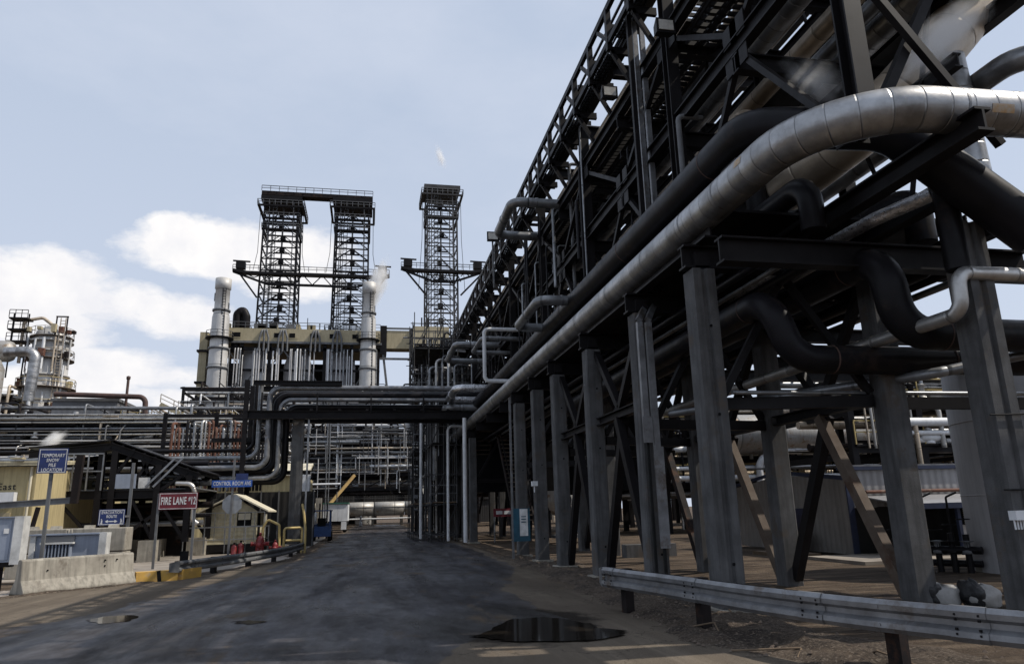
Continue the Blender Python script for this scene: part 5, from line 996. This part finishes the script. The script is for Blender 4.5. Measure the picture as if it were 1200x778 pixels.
# derricks
def derrick(lab, xc, yc, z0, z1, wb, wt, seed, ST='steel'):
    r = random.Random(seed); o = thing('derrick', lab, 'derrick', (xc, yc, z0), 'steel derricks above the process building')
    def corner(sx_, sy_, z): w = wb+(wt-wb)*(z-z0)/(z1-z0); return V((xc+sx_*w/2, yc+sy_*w/2, z))
    for sx_ in (-1, 1):
        for sy_ in (-1, 1):
            MB().bar(corner(sx_, sy_, z0), corner(sx_, sy_, z1), .3).build('leg', ST, o)
            MB().bar(corner(sx_*.72, sy_, z0), corner(sx_*.72, sy_, z1), .18).build('guide', 'steel_gray', o)
    n = 11; zs = [z0+(z1-z0)*i/n for i in range(n+1)]
    for i in range(n):
        a_, b2 = zs[i], zs[i+1]; mb = MB(); mm = (a_+b2)/2
        for sy_ in (-1, 1):
            mb.bar(corner(-1, sy_, b2), corner(1, sy_, b2), .2); mb.bar(corner(-1, sy_, mm), corner(1, sy_, mm), .09)
            mb.bar(corner(-1, sy_, a_), corner(0, sy_, b2), .13).bar(corner(1, sy_, a_), corner(0, sy_, b2), .13)
        for sx_ in (-1, 1): mb.bar(corner(sx_, -1, b2), corner(sx_, 1, b2), .2); mb.bar(corner(sx_, -1, a_), corner(sx_, 1, b2), .11)
        mb.build('lattice', ST, o)
        if i % 1 == 0 and i > 0: MB().cbox((xc+r.uniform(-.3, .3), yc, zs[i]+.6), (.9, .9, 1.0)).bar((xc-1.4, yc, zs[i]), (xc+1.4, yc, zs[i]), .25).build('drill_stem_block', 'steel', o)
    MB().bar((xc, yc, z0), (xc, yc, z1), .3).build('drill_stem', 'steel_gray', o)
    MB().ladder((xc-wb*.2, yc-wb*.45, z0), (xc-wt*.2, yc-wt*.45, z1), .7, .6, .06).build('ladder', 'steel_gray', o)
    for z, w, h in ((z1-1.2, wt+2.4, .5), (z1-3.4, wt+.7, .5), (z1-5.6, wt+.7, .5), (z0+.2, wb+2.2, .7)):
        mb = MB()
        for s in (-1, 1): mb.bar((xc-w/2, yc+s*(w/2-.2), z-h/2+.15), (xc+w/2, yc+s*(w/2-.2), z-h/2+.15), .4, .3).bar((xc+s*(w/2-.2), yc-w/2+.4, z-h/2+.16), (xc+s*(w/2-.2), yc+w/2-.4, z-h/2+.16), .4, .3)
        mb.build('platform', ST, o); MB().rail([(xc-w/2, yc-w/2, z-h/2+.3), (xc+w/2, yc-w/2, z-h/2+.3)], 1.0, .05, 1.0).rail([(xc+w/2, yc-w/2, z-h/2+.3), (xc+w/2, yc+w/2, z-h/2+.3)], 1.0, .05, 1.2).rail([(xc-w/2, yc-w/2, z-h/2+.3), (xc-w/2, yc+w/2, z-h/2+.3)], 1.0, .05, 1.2).build('handrail', 'steel_gray', o)
    MB().box((xc-wt/2-.7, yc-wt/2-.7, z1+.05), (xc+wt/2+.7, yc+wt/2+.7, z1+.9)).build('crown_beam', ST, o)
    for s in (-1, 1): MB().tube([(xc+s*(wt/2+.9), yc-2, z1-2), (xc+s*(wt/2+1.0), yc-2, z1-10), (xc+s*(wt/2+1.6), yc-2, z0+12)], .05, 5, 2).build('hose', 'steel', o)
    return o
d1 = derrick('left of the twin dark derricks on the process building', -17.5, 136, 34.4, 60.0, 6.6, 6.1, 1)
d2 = derrick('right of the twin dark derricks on the process building', -4.3, 136, 34.4, 60.4, 6.6, 6.1, 2)
d3 = derrick('single lighter derrick standing apart, right of the twin pair', 12.9, 134, 31, 63.4, 6.0, 5.7, 3, 'steel_mid')
o = tag(MB().box((-21.2, 132.3, 61.0), (-.5, 134.2, 61.8)).rail([(-21.2, 132.2, 61.8), (-.5, 132.2, 61.8)], 1, .05, 1.6).build('crown_bridge', 'steel_rusty'), 'long flat girder joining the tops of the twin derricks', 'girder')
def boom(lab, xa, xb, y, z, mids, seed):
    o = thing('service_platform', lab, 'platform', ((xa+xb)/2, y, z), 'platforms across the derricks')
    pts = [(xa, z+.4), (xa+2.5, z), (xb-2.5, z), (xb, z+.4)]
    for a_, b2 in zip(pts[:-1], pts[1:]): MB().bar((a_[0], y, a_[1]), (b2[0], y, b2[1]), 1.2, .5).build('beam', 'steel', o)
    MB().bar((xa+6, y, z-2.0), (xb-6, y, z-2.0), .4).bar((xa, y, z+.2), (xa+6, y, z-2.0), .35).bar((xb, y, z+.2), (xb-6, y, z-2.0), .35).build('lower_chord', 'steel', o)
    n = 14
    mb = MB()
    for i in range(n): x = xa+2+(xb-xa-4)*i/n; x2 = xa+2+(xb-xa-4)*(i+1)/n; mb.bar((x, y, z-(1.9 if 2 < i < n-3 else .8) if i % 2 else z), (x2, y, z if i % 2 else z-(1.9 if 1 < i < n-3 else .8)), .16)
    mb.rail([(xa, y-.5, z+.4), (xb, y-.5, z+.4)], 1.0, .05, 1.5).build('truss', 'steel', o)
    for a_, b2 in mids: MB().bar((a_, y, z-.2), (b2, y, z-4.6), .3).build('knee_brace', 'steel', o)
    for x in (xa+1.3, xb-1.3): MB().cbox((x, y, z+1.4), (1.6, 1.2, 1.3)).bar((x-1.4, y, z+2.3), (x+1.6, y, z+2.2), .25).build('winch', 'steel', o)
    return o
boom('wide platform crossing both twin derricks at mid height', -25.2, 2.9, 131.6, 45.0, ((-24, -20.8), (2, -.8)), 1)
boom('wide platform crossing the single right derrick at mid height', 5.0, 20.9, 130.2, 46.2, ((6, 9.6), (20.4, 16.3)), 2)
MB
o = thing('pipe', 'black pipe with a hooked top beside the right derrick', 'pipe', (19, 110, 0)); MB().tube([(16.4, 112, 0), (16.4, 112, 33), (17.6, 112, 34), (18.6, 112, 33), (18.6, 112, 28)], .35, 10, .9).build('hook_pipe', 'black_pipe', o)
# ------------------------------------------------------------------ far left tower and units
o = thing('process_tower', 'wide pale process tower ringed with rusty platforms at the far left', 'tower', (-42.2, 104, 0))
cx, cy = -42.3, 104
MB().lathe([(2.5, 6), (2.5, 18.6), (2.3, 18.9), (2.3, 22.4), (2.15, 22.7), (2.15, 25.6), (1.8, 26.6), (.9, 27.2), (0, 27.4)], (cx, cy, 0), 32).build('shell', 'stack_metal', o)
for z in (17.0, 20.4, 23.6, 25): MB().lathe([(2.2, 0), (2.62, 0), (2.62, .2), (2.2, .2)], (cx, cy, z), 28).build('ring', 'stack_metal', o)
for z, rr in ((15.8, 3.2), (18.7, 3.5), (22.6, 2.9), (25.6, 2.6)):
    MB().lathe([(2.0, 0), (rr, 0), (rr, .12), (2.0, .12)], (cx, cy, z), 24).build('platform', 'brace_tan', o); n = 12
    MB().rail([(cx+rr*.98*math.cos(2*math.pi*i/n), cy+rr*.98*math.sin(2*math.pi*i/n), z+.2) for i in range(n+1)], 1.1, .028, 1.4).build('handrail', 'yellow_rail' if z < 20 else 'jacket_tan', o)
r = random.Random(91)
for i in range(22): a_ = rad(180+r.uniform(10, 170)); z = r.uniform(12, 23); MB().tube([(cx+2.8*math.cos(a_), cy+2.8*math.sin(a_), z), (cx+2.8*math.cos(a_), cy+2.8*math.sin(a_), z+r.uniform(1.5, 5))], r.choice((.08, .13, .2)), 7).build('pipe', r.choice(('rust_pipe', 'jacket_tan', 'jacket', 'stack_metal', 'white_paint')), o)
for i in range(30): a_ = rad(180+r.uniform(0, 180)); MB().cbox((cx+3.0*math.cos(a_), cy+3.0*math.sin(a_), r.choice((15.8, 18.7, 22.6, 25.6))+r.uniform(.3, .9)), (r.uniform(.3, .8), .6, r.uniform(.3, 1.1))).build('fitting', r.choice(('rust_pipe', 'jacket_tan', 'beige_band', 'stack_metal', 'steel_rusty')), o)
MB().ladder((cx+2.0, cy-2.3, 12), (cx+2.0, cy-2.3, 28), .6, .4, .05).build('ladder', 'jacket_tan', o); MB().bar((cx+1.0, cy-1.8, 25.8), (cx+1.0, cy-1.8, 28.3), .14).bar((cx+2.3, cy-1.8, 25.8), (cx+2.3, cy-1.8, 28.3), .14).bar((cx+.9, cy-1.8, 28.3), (cx+2.4, cy-1.8, 28.3), .16).build('hoist_frame', 'steel_rusty', o)
for z in (24.6, 26.2, 27.7): MB().box((cx-4.4, cy-2.6, z), (cx-2.2, cy-.8, z+.2)).rail([(cx-4.4, cy-2.6, z+.2), (cx-2.2, cy-2.6, z+.2)], 1, .04, .8).build('platform', 'steel', o)
for x in (cx-4.2, cx-2.4): MB().bar((x, cy-1.7, 20), (x, cy-1.7, 28.6), .14).build('post', 'steel', o)
MB().tube([(cx-3, cy-1.5, 22), (cx-3, cy-1.5, 27.7), (cx-1, cy-1, 28.3), (cx+.4, cy-1, 27.2)], .22, 8, .6).build('pipe', 'jacket_tan', o)
q_ = [atY(6, 413, 96), atY(43, 411, 96), atY(33, 470, 96)]
pipe('insulated_pipe', 'fat white vertical pipe bending over at its top beside the far left tower', q_, .62, 'jacket', None, 1.1, seg=18, steps=8)
q_ = [atY(33.5, 470, 95.6), atY(25, 520, 95.6)]
pipe('insulated_pipe', 'thin white stack pipe hanging below the fat white one', q_, .2, 'white_paint', seg=8)
u = unit('process_unit', 'rusty cluttered unit with pale vessels at the far left edge', 'process unit', -70, -44.5, 100, 110, [5, 9, 13, 17], 61, 50, 50, None, 5, rails=(13.2, 17.2), rcol='yellow_rail', pm=['jacket', 'jacket_tan', 'steel_rusty', 'white_paint', 'gray_pipe'], pr=(.12, .4), ztop=18)
for x, rr, z1 in ((-47.2, 1.9, 20.5), (-53, 2.4, 19)): MB().lathe([(rr, 6), (rr, z1), (rr*.7, z1+1.2), (0, z1+1.8)], (x, 99, 0), 22).build('vessel', 'vessel_metal', u)
MB().lathe([(0, -58), (1.2, -57.5), (1.4, -57), (1.4, -46), (1.2, -45.5), (0, -45)], (0, 101, 23.2), 16, 'X').build('drum', 'vessel_metal', u)
o = thing('building', 'grey ribbed industrial building with a brown pipe along its roof', 'building', (-33, 92, 0))
MB().box((-36.5, 92, 0), (-29.5, 102, 15.4)).build('wall', 'gray_siding', o); MB().box((-36.7, 91.8, 15.42), (-29.3, 102.2, 15.75)).build('roof', 'steel_gray', o)
pipe('process_pipe', 'brown pipe running above the grey ribbed building and bending down', [(-36, 91, 16.1), (-26.2, 91, 15.8), (-26.0, 91, 12)], .3, 'brown_pipe', None, .8)
tag(MB().tube([(-28.9, 93, 15), (-28.9, 93, 18.4)], .16, 8).lathe([(.16, 0), (.24, .1), (.24, .4), (0, .5)], (-28.9, 93, 18.2), 8).build('vent_pipe', 'brown_pipe'), 'thin brown vent pipe above the grey ribbed building', 'vent')
u = unit('process_unit', 'yellowish unit of stairs and small pipes right of the grey ribbed building', 'process unit', -29, -16, 92, 99, [5, 8, 11, 12.8], 63, 50, 40, None, 2.6, rails=(11.2, 13.0), rcol='yellow_rail', pm=['jacket_tan', 'yellow_rail', 'tank_gray', 'white_paint', 'steel_rusty'], ztop=14)
MB().bar((-24.6, 91.4, 15), (-17, 91.4, 11.2), .3, .5).build('stair', 'beige_band', u); MB().rail([(-24.6, 91.3, 15.2), (-17, 91.3, 11.4)], 1, .05).build('handrail', 'jacket_tan', u)
for i in range(9): MB().bar((-24+i*1.1, 97, 14), (-24+i*1.1, 97, 15.8+r.uniform(0, 1.2)), .06).build('mast', 'steel', u)
# ------------------------------------------------------------------ right side, beyond the rack
o = thing('metal_building', 'grey corrugated metal building with blue trim and a louvred side behind the concrete columns', 'building', (18, 24, 0))
X0, Y0, Y1 = 14.2, 20.4, 27.6
MB().box((X0, Y0+.2, .09), (X0+.2, Y1, 2.75)).build('side_wall', 'metal_siding_side', o)
MB().slab([(X0, Y0+.2, 2.751), (X0, Y1, 2.751), (X0, Y1-3.3, 3.15)], (1, 0, 0), .2).build('side_gable', 'metal_siding_side', o)
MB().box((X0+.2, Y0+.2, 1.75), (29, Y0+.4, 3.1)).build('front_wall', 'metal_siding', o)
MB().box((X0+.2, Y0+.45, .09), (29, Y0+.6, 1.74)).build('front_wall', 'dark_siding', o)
MB().box((X0-.03, Y0+.14, .09), (X0+.16, Y0+.195, 3.0)).box((X0-.1, Y0+.1, 3.11), (29.1, Y0+.45, 3.24)).build('corner_trim', 'blue_trim', o)
MB().slab([(X0-.06, Y0+.2, 2.76), (X0-.06, Y1-3.3, 3.2), (X0-.06, Y1-3.3, 3.34), (X0-.06, Y0+.2, 2.92)], (-1, 0, 0), .05).slab([(X0-.06, Y1, 2.76), (X0-.06, Y1-3.28, 3.2), (X0-.06, Y1-3.28, 3.34), (X0-.06, Y1, 2.9)], (-1, 0, 0), .05).build('roof_trim', 'blue_trim', o)
MB().slab([(X0-.05, Y0+.3, 3.25), (29, Y0+.3, 3.25), (29, Y1, 3.6), (X0-.05, Y1, 3.6)], (0, 0, 1), .06).build('roof', 'gray_siding', o)
d_ = MB().box((X0-.03, 23.0, .1), (X0-.004, 24.5, 1.75)).build('door', 'door_blue', o); MB().box((X0-.06, 24.3, .9), (X0-.032, 24.4, 1.0)).build('handle', 'steel_gray', d_)
MB().box((X0-.16, 23.9, 2.0), (X0-.002, 24.15, 2.2)).build('wall_lamp', 'steel_gray', o)
MB().slab([(X0+.4, 18.6, 1.78), (28, 18.6, 1.78), (28, Y0+.18, 2.12), (X0+.4, Y0+.18, 2.12)], (0, 0, 1), .05).build('lean_to_roof', 'metal_siding', o)
MB().box((X0+.4, 18.56, 1.66), (28, 18.595, 1.85)).build('gutter', 'blue_trim', o)
for i in range(8): MB().box((16.6, 18.7, 1.13+i*.065), (18.6, 18.76, 1.165+i*.065)).build('louvre_slat', 'beige_band', o)
MB().box((16.5, 18.77, 1.1), (18.7, 18.8, 1.66)).build('louvre_back', 'dark', o)
fn = MB().box((18.9, 18.62, 1.1), (19.55, 18.8, 1.66)).build('fan_box', 'shed_wall', o); MB().lathe([(.2, 0), (.2, -.05), (.14, -.05), (.14, -.02), (0, -.02)], (19.22, 18.61, 1.38), 16, 'Y').build('fan', 'dark', fn)
MB().box((16.5, 18.8, .09), (18.7, 18.86, 1.09)).box((18.72, 18.8, .09), (24, 18.86, 1.09)).build('lower_panel', 'tank_gray', o)
for x in (X0+.5, 16.35, 18.75, 21): MB().bar((x, 18.68, .09), (x, 18.68, 1.75), .1).build('post', 'blue_trim', o)
MB().tube([(X0+.6, Y0+.1, 2.3), (28, Y0+.1, 2.3)], .06, 8).build('pipe', 'rust_pipe', o)
o.scale = (1, 1, .84); o.location.x += .45
tag(MB().bar((14.05, 22.6, .12), (14.3, 23.5, 1.0), .06, .9).build('panel', 'brace_tan'), 'tan panel leaning against the metal building beside its blue door', 'panel')
tag(MB().box((12.9, 21.2, 0), (13.9, 23.6, .11)).build('pallet', 'wood'), 'wooden pallet on the ground under the leaning tan panel', 'pallet')
o = thing('storage_tank', 'large plain grey upright tank behind the right-hand columns', 'tank', (15.8, 14.4, 0))
MB().lathe([(2.0, 0), (2.0, 5.0), (1.9, 5.1), (0, 5.5)], (15.8, 14.4, 0), 48).build('shell', 'tank_gray', o)
for z in (1.7, 3.4): MB().lathe([(2.0, 0), (2.008, .005), (2.008, .03), (2.0, .035)], (15.8, 14.4, z), 48).build('weld_seam', 'tank_gray', o)
MB().box((13.9, 13.3, 0), (14.4, 15.2, .25)).build('footing', 'old_concrete', o)
tag(MB().lathe([(1.8, 0), (1.8, 6.0), (1.2, 6.5), (0, 6.7)], (20.6, 13.6, 0), 40).build('storage_tank', 'tank_gray'), 'second grey upright tank at the right edge of the picture', 'tank')
o = thing('valve_manifold', 'black valve and pump manifold in front of the grey tank', 'manifold', (14.3, 15.6, 0)); r = random.Random(17)
for i in range(6):
    x = 12.75+i*.16; y = 16.3-i*.27; MB().tube([(x, y, 0), (x, y, .5+r.uniform(0, .5))], .07, 8).build('pipe', 'black_pipe', o); MB().lathe([(0, 0), (.13, 0), (.13, .06), (.07, .1), (.07, .25), (.16, .28), (0, .3)], (x, y, .42), 10).build('valve', 'steel_gray' if i % 2 else 'steel', o)
    MB().lathe([(.14, -.012), (.16, 0), (.14, .012)], (x, y, .95+.12*(i % 3)), 12).build('hand_wheel', 'steel', o)
MB().tube([(12.6, 16.5, .5), (13.7, 14.7, .5)], .09, 10).tube([(12.65, 16.6, .2), (13.75, 14.8, .2)], .08, 10).build('header', 'black_pipe', o)
for x, y in ((13.3, 15.9), (13.5, 15.3)): MB().tube([(x, y, 0), (x, y, 1.7), (x+.3, y, 1.8)], .025, 6).build('conduit', 'steel', o)
# junction box and conduits on the nearest column, cables across
o = thing('junction_box', 'small white junction box strapped to the rightmost concrete column', 'junction box', (8.4, 8.3, 1.3))
MB().box((8.3, 8.26, 1.36), (8.5, 8.375, 1.48)).build('box', 'white_paint', o); MB().bar((8.5, 8.36, 1.44), (8.84, 8.36, 1.44), .02).build('strap', 'steel_gray', o)
for i in range(4): MB().tube([(8.32+i*.045, 8.32, 1.36), (8.32+i*.045, 8.32, 1.24)], .012, 6).build('gland', 'white_paint', o)
for z, lab in ((2.75, 'upper thin black cable running behind the rightmost column to the tank'), (1.75, 'lower thin black cable running behind the rightmost column to the tank')):
    tag(MB().tube([(8.3, 8.37, z), (9.1, 8.37, z+.02), (14.4, 13.2, z+.1)] if z > 2 else [(8.3, 8.37, z), (9.2, 8.37, z), (9.6, 10, z+.02)], .012, 5).build('cable', 'rubber'), lab, 'cable', 'cables on the columns')
tag(MB().box((5.12, 22.93, 2.4), (5.3, 23.1, 2.55)).tube([(5.2, 23, 2.4), (5.2, 23, 2.2)], .02, 6).build('junction_box', 'white_paint'), 'tiny white junction box on the front column above the blue poster', 'junction box')
# rubbish bags
def blob(cx, cy, cz, rx, ry, rz, seed, amp=.16):
    r = random.Random(seed); n, k = 20, 10; ph = [r.uniform(0, 6.3) for _ in range(6)]; vs = []
    for a_ in range(k+1):
        th = math.pi*a_/k
        for b2 in range(n):
            p = 2*math.pi*b2/n; q = 1+amp*(math.sin(2*p+ph[0]+th)*.5+math.sin(3*p+ph[1]-2*th)*.35+math.sin(5*th+ph[2]+p)*.35+math.sin(7*p+ph[3])*.2)
            st = abs(math.sin(th))**.6; vs.append((cx+rx*q*st*math.cos(p), cy+ry*q*st*math.sin(p), max(0.0, cz+rz*q*math.cos(th))))
    return vs, [(a_*n+b2, (a_+1)*n+b2, (a_+1)*n+(b2+1) % n, a_*n+(b2+1) % n) for a_ in range(k) for b2 in range(n)]
for i, (x, y, lab) in enumerate(((9.0, 10.6, 'left of two torn black and white rubbish bags behind the right guard rail'), (9.5, 10.35, 'right of two torn black and white rubbish bags behind the right guard rail'))):
    o = thing('rubbish_bag', lab, 'bag', (x, y, 0), 'rubbish bags'); v_, f_ = blob(x, y, .13, .3, .26, .2, 5+i)
    MB().add(v_, f_, True).build('bag', 'tarp_white', o)
    v_, f_ = blob(x-.22, y-.02, .2, .13, .2, .19, 15+i, .3); MB().add(v_, f_, True).build('liner', 'tarp_black', o)
# debris along the rail
r = random.Random(8)
for i in range(7):
    x = 4.6+r.uniform(-.2, .9); y = 6.2+i*.75; tag(MB().tube([(x, y, .02), (x+r.uniform(-.3, .3), y+r.uniform(.2, .5), r.uniform(.03, .2)), (x+r.uniform(-.5, .5), y+r.uniform(.5, .9), .02)], .012, 5).build('branch', 'wood'), 'thin dead branch lying in the dirt under the right guard rail', 'branch', 'dead branches under the guard rail')
mb = MB()
for i in range(900):
    y = r.uniform(5.5, 30); x = interp(ROAD_R, y)+abs(r.gauss(.2, .9))-.3; s = r.choice((.01, .014, .018, .025, .04)); z = .02+r.uniform(0, .05)*(x > interp(ROAD_R, y)+.1)
    mb.add([(x+s*r.uniform(.6, 1), y, z), (x, y+s, z), (x-s, y-.2*s, z), (x, y-s, z), (x, y, z+s*.7), (x, y, 0)], [(0, 1, 4), (1, 2, 4), (2, 3, 4), (3, 0, 4)])
tag(mb.build('stones', 'brace_tan'), kind='stuff')
tag(MB().box((8.6, 24.2, 0), (10.4, 24.7, .42)).build('concrete_block', 'concrete'), 'low dark concrete beam lying on the ground behind the guard rail end', 'concrete block')
# small signs by the columns
o = thing('sign', 'small red and white sign on two posts under the rack', 'sign', (7.0, 40, 0), 'roadside signs')
for x in (6.75, 7.75): MB().bar((x, 40.05, 0), (x, 40.05, 1.75), .06).build('post', 'galvanised', o)
b_ = MB().box((6.7, 40, 1.35), (7.8, 40.02, 1.78)).build('sign_board', 'sign_red', o); MB().box((6.85, 39.985, 1.48), (7.2, 39.995, 1.66)).box((7.28, 39.985, 1.48), (7.66, 39.995, 1.66)).build('lettering', 'sign_white', b_)
o = thing('notice_board', 'blue and white notice board between two front columns', 'notice board', (5.1, 25.2, 0), 'roadside signs')
MB().box((4.92, 25.2, .62), (5.5, 25.23, 1.72)).build('sign_board', 'sign_teal', o); MB().box((5.14, 25.185, .8), (5.42, 25.196, 1.7)).build('panel', 'sign_white', o); MB().bar((4.9, 25.26, 0), (4.9, 25.26, 5.6), .07).build('post', 'galvanised', o)
for i in range(3): MB().box((5.19, 25.175, 1.25+i*.09), (5.36, 25.183, 1.28+i*.09)).build('lettering', 'sign_teal', o)
# trolley with blue sheet, far behind the columns
o = thing('trolley', 'steel trolley with a blue tarpaulin standing in the yard behind the columns', 'trolley', (9.6, 36.5, 0))
MB().box((9.2, 36, .25), (11.2, 37.2, .4)).build('bed', 'steel_gray', o); MB().bar((9.2, 36.1, .4), (10.3, 36.1, 1.9), .06).bar((10.9, 36.1, .4), (9.9, 36.1, 1.9), .06).bar((10.8, 36.1, .3), (10.8, 36.1, 1.9), .05).bar((9.2, 36.1, 1.9), (11, 36.1, 1.9), .05).build('frame', 'galvanised', o)
MB().slab([(9.4, 36.15, .6), (10.4, 36.1, .55), (10.2, 36.1, 1.2), (9.7, 36.2, 1.6)], (0, 1, 0), .05).build('tarpaulin', 'sign_blue', o); MB().box((9.5, 36.0, .41), (10.2, 36.6, .9)).build('box', 'brace_tan', o)
for x in (9.4, 11): MB().lathe([(0, -.05), (.15, -.05), (.15, .05), (0, .05)], (x, 36.1, .15), 12, 'Y').build('wheel', 'rubber', o)
o = thing('knockout_drum', 'upright grey banded vessel in the yard behind the columns', 'vessel', (11.4, 44, 0)); MB().lathe([(0, 1.2), (.9, 1.6), (1.1, 2.2), (1.1, 7.5), (.8, 8.2), (0, 8.5)], (11.4, 44, 0), 24).build('shell', 'vessel_metal', o)
for s in (-.7, .7): MB().bar((11.4+s, 43.5, 0), (11.4+s, 43.5, 2), .15).build('leg', 'steel', o)
MB().lathe([(.45, -.3), (.5, -.3), (.5, 0), (0, 0)], (11.4, 42.8, 2.2), 16, 'Y').build('manway', 'steel_gray', o)
for i, (x, y) in enumerate(((19.0, 35.0), (19.5, 34.6))): tag(MB().tube([(x, y, 0), (x, y, 1.0)], .11, 12).lathe([(.11, 0), (.08, .07), (0, .1)], (x, y, 1.0), 12).build('bollard', 'yellow'), ('left', 'right')[i]+' of two yellow bollards in the yard under the rack', 'bollard', 'yellow bollards')
# process units behind the right-hand rack
GY = 'process units behind the right-hand rack'
RP = ['gray_pipe', 'jacket_tan', 'white_paint', 'jacket_small', 'steel_rusty', 'black_pipe', 'vessel_metal']
u = unit('process_unit', 'process unit with a fat lagged vessel and yellow railings seen between the columns', 'process unit', 14, 46, 44, 52, [2.9, 4.5, 6.0, 7.4], 71, 80, 60, GY, 4.5, rails=(3.1, 4.7, 6.2), rcol='yellow_rail', pm=RP)
MB().lathe([(0, 20.3), (.9, 20.8), (1.25, 21.6), (1.25, 33.5), (.9, 34.3), (0, 34.8)], (0, 42.6, 6.0), 26, 'X').build('vessel', 'vessel_metal', u); MB().lathe([(0, 36), (.8, 36.3), (1.1, 37), (1.1, 44), (0, 45)], (0, 42.6, 5.6), 22, 'X').build('vessel', 'jacket', u)
for x in (22, 26, 30, 33): MB().box((x-.2, 42, 0), (x+.2, 43, 4.8)).build('saddle', 'steel', u)
MB().tube([(14, 42.3, 3.3), (40, 42.3, 3.3)], .16, 10).tube([(14, 42.4, 3.9), (34, 42.4, 3.9)], .11, 10).tube([(24, 42, .5), (24, 42, 4.2), (25, 42, 4.9), (27, 42, 4.9)], .22, 12, .8).build('long_pipe', 'white_paint', u)
valves(u, 15, 44, 43.6, [2.9, 4.7, 6.8], 72, 70)
u = unit('process_unit', 'taller cluttered process unit farther back on the right', 'process unit', 20, 62, 60, 70, [4, 6.2, 8.4], 73, 60, 60, GY, 5, rails=(4.2, 6.4, 8.6), rcol='yellow_rail', pm=RP, pr=(.08, .3), ztop=9.4)
valves(u, 22, 60, 59.6, [4, 6.2, 8.4], 74, 80)
for x, z1 in ((33, 11.5), (38, 12.6), (43, 11), (52, 12)): MB().lathe([(1.3, 3), (1.3, z1-1), (.9, z1-.3), (0, z1)], (x, 63, 0), 20).build('vessel', 'white_paint', u)
u = unit('process_unit', 'dark process unit close behind the columns halfway along the rack', 'process unit', 12.5, 22, 54, 60, [3, 5.4, 7.8, 9.6], 75, 44, 40, GY, 4, rails=(5.6, 8.0), rcol='yellow_rail', pm=RP)
u = unit('process_unit', 'near right process unit with dark floors behind the metal building', 'process unit', 22, 44, 30, 36, [4.0, 6.0, 7.6], 76, 50, 50, GY, 4, rails=(4.2, 6.2), rcol='yellow_rail', pm=RP)
valves(u, 23, 43, 29.8, [4.0, 6.0], 77, 50)
MB().tube([(24, 29.5, 5.2), (42, 29.5, 5.2)], .2, 12).tube([(24, 29.6, 4.7), (42, 29.6, 4.7)], .12, 10).build('long_pipe', 'white_paint', u)
u = unit('process_unit', 'distant low process racks closing the yard behind the rack', 'process unit', 9, 70, 84, 92, [4, 7, 10], 78, 60, 50, GY, 7, rails=(7.2,), rcol='yellow_rail', pm=RP, pr=(.1, .35))
# ------------------------------------------------------------------ steam
m = bpy.data.materials.new('steam_mat'); m.use_nodes = True; t = m.node_tree; t.nodes.clear(); MAT['steam_mat'] = m
vo = node(t, 'ShaderNodeVolumePrincipled'); vo.inputs['Color'].default_value = (1, 1, 1, 1); vo.inputs['Anisotropy'].default_value = 0.0
tcn = t.nodes.new('ShaderNodeTexCoord'); ob = tcn.outputs['Object']
ln = node(t, 'ShaderNodeVectorMath', operation='LENGTH'); t.links.new(ob, ln.inputs[0])
fall = math_(t, 'SUBTRACT', 1.0, ln.outputs['Value'], None, True)
oi = t.nodes.new('ShaderNodeObjectInfo'); va = node(t, 'ShaderNodeVectorMath', operation='ADD'); t.links.new(ob, va.inputs[0]); t.links.new(oi.outputs['Location'], va.inputs[1])
nn = math_(t, 'SUBTRACT', noise(t, va.outputs[0], 2.6, 6, 0.66), 0.50)
de = math_(t, 'MULTIPLY', math_(t, 'MAXIMUM', math_(t, 'ADD', math_(t, 'MULTIPLY', nn, 3.2), math_(t, 'MULTIPLY_ADD', fall, 2.2, -0.75)), 0.0), fall)
at2 = node(t, 'ShaderNodeAttribute', attribute_type='OBJECT', attribute_name='density'); t.links.new(math_(t, 'MULTIPLY', de, at2.outputs['Fac']), vo.inputs['Density'])
om = t.nodes.new('ShaderNodeOutputMaterial'); t.links.new(vo.outputs[0], om.inputs['Volume'])
def steam(loc, sc, rot, dens):
    vs = []; fs = []; n, k = 20, 10
    for a_ in range(k+1):
        th = math.pi*a_/k
        for b2 in range(n): vs.append((math.sin(th)*math.cos(2*math.pi*b2/n), math.sin(th)*math.sin(2*math.pi*b2/n), math.cos(th)))
    fs = [(a_*n+b2, (a_+1)*n+b2, (a_+1)*n+(b2+1) % n, a_*n+(b2+1) % n) for a_ in range(k) for b2 in range(n)]
    o = MB().add(vs, fs, True).build('steam', 'steam_mat', origin=(0, 0, 0)); o.location = loc; o.scale = sc; o.rotation_euler = rot; o['density'] = dens; tag(o, kind='stuff')
steam(atY(516, 184, 134), (1.5, 1.5, 4.4), (0, rad(-16), 0), 1.4)
steam(atY(441, 335, 130), (2.8, 2.6, 8.5), (0, rad(16), 0), 3.0)
steam(atY(62, 516, 56.5), (.8, .8, 1.5), (0, rad(50), 0), 6.0)
steam(atY(1108, 42, 8.3), (.55, .5, 1.9), (0, rad(48), 0), 7)
steam(atY(955, 95, 9.2), (.9, .6, .5), (0, rad(20), 0), 1.5)
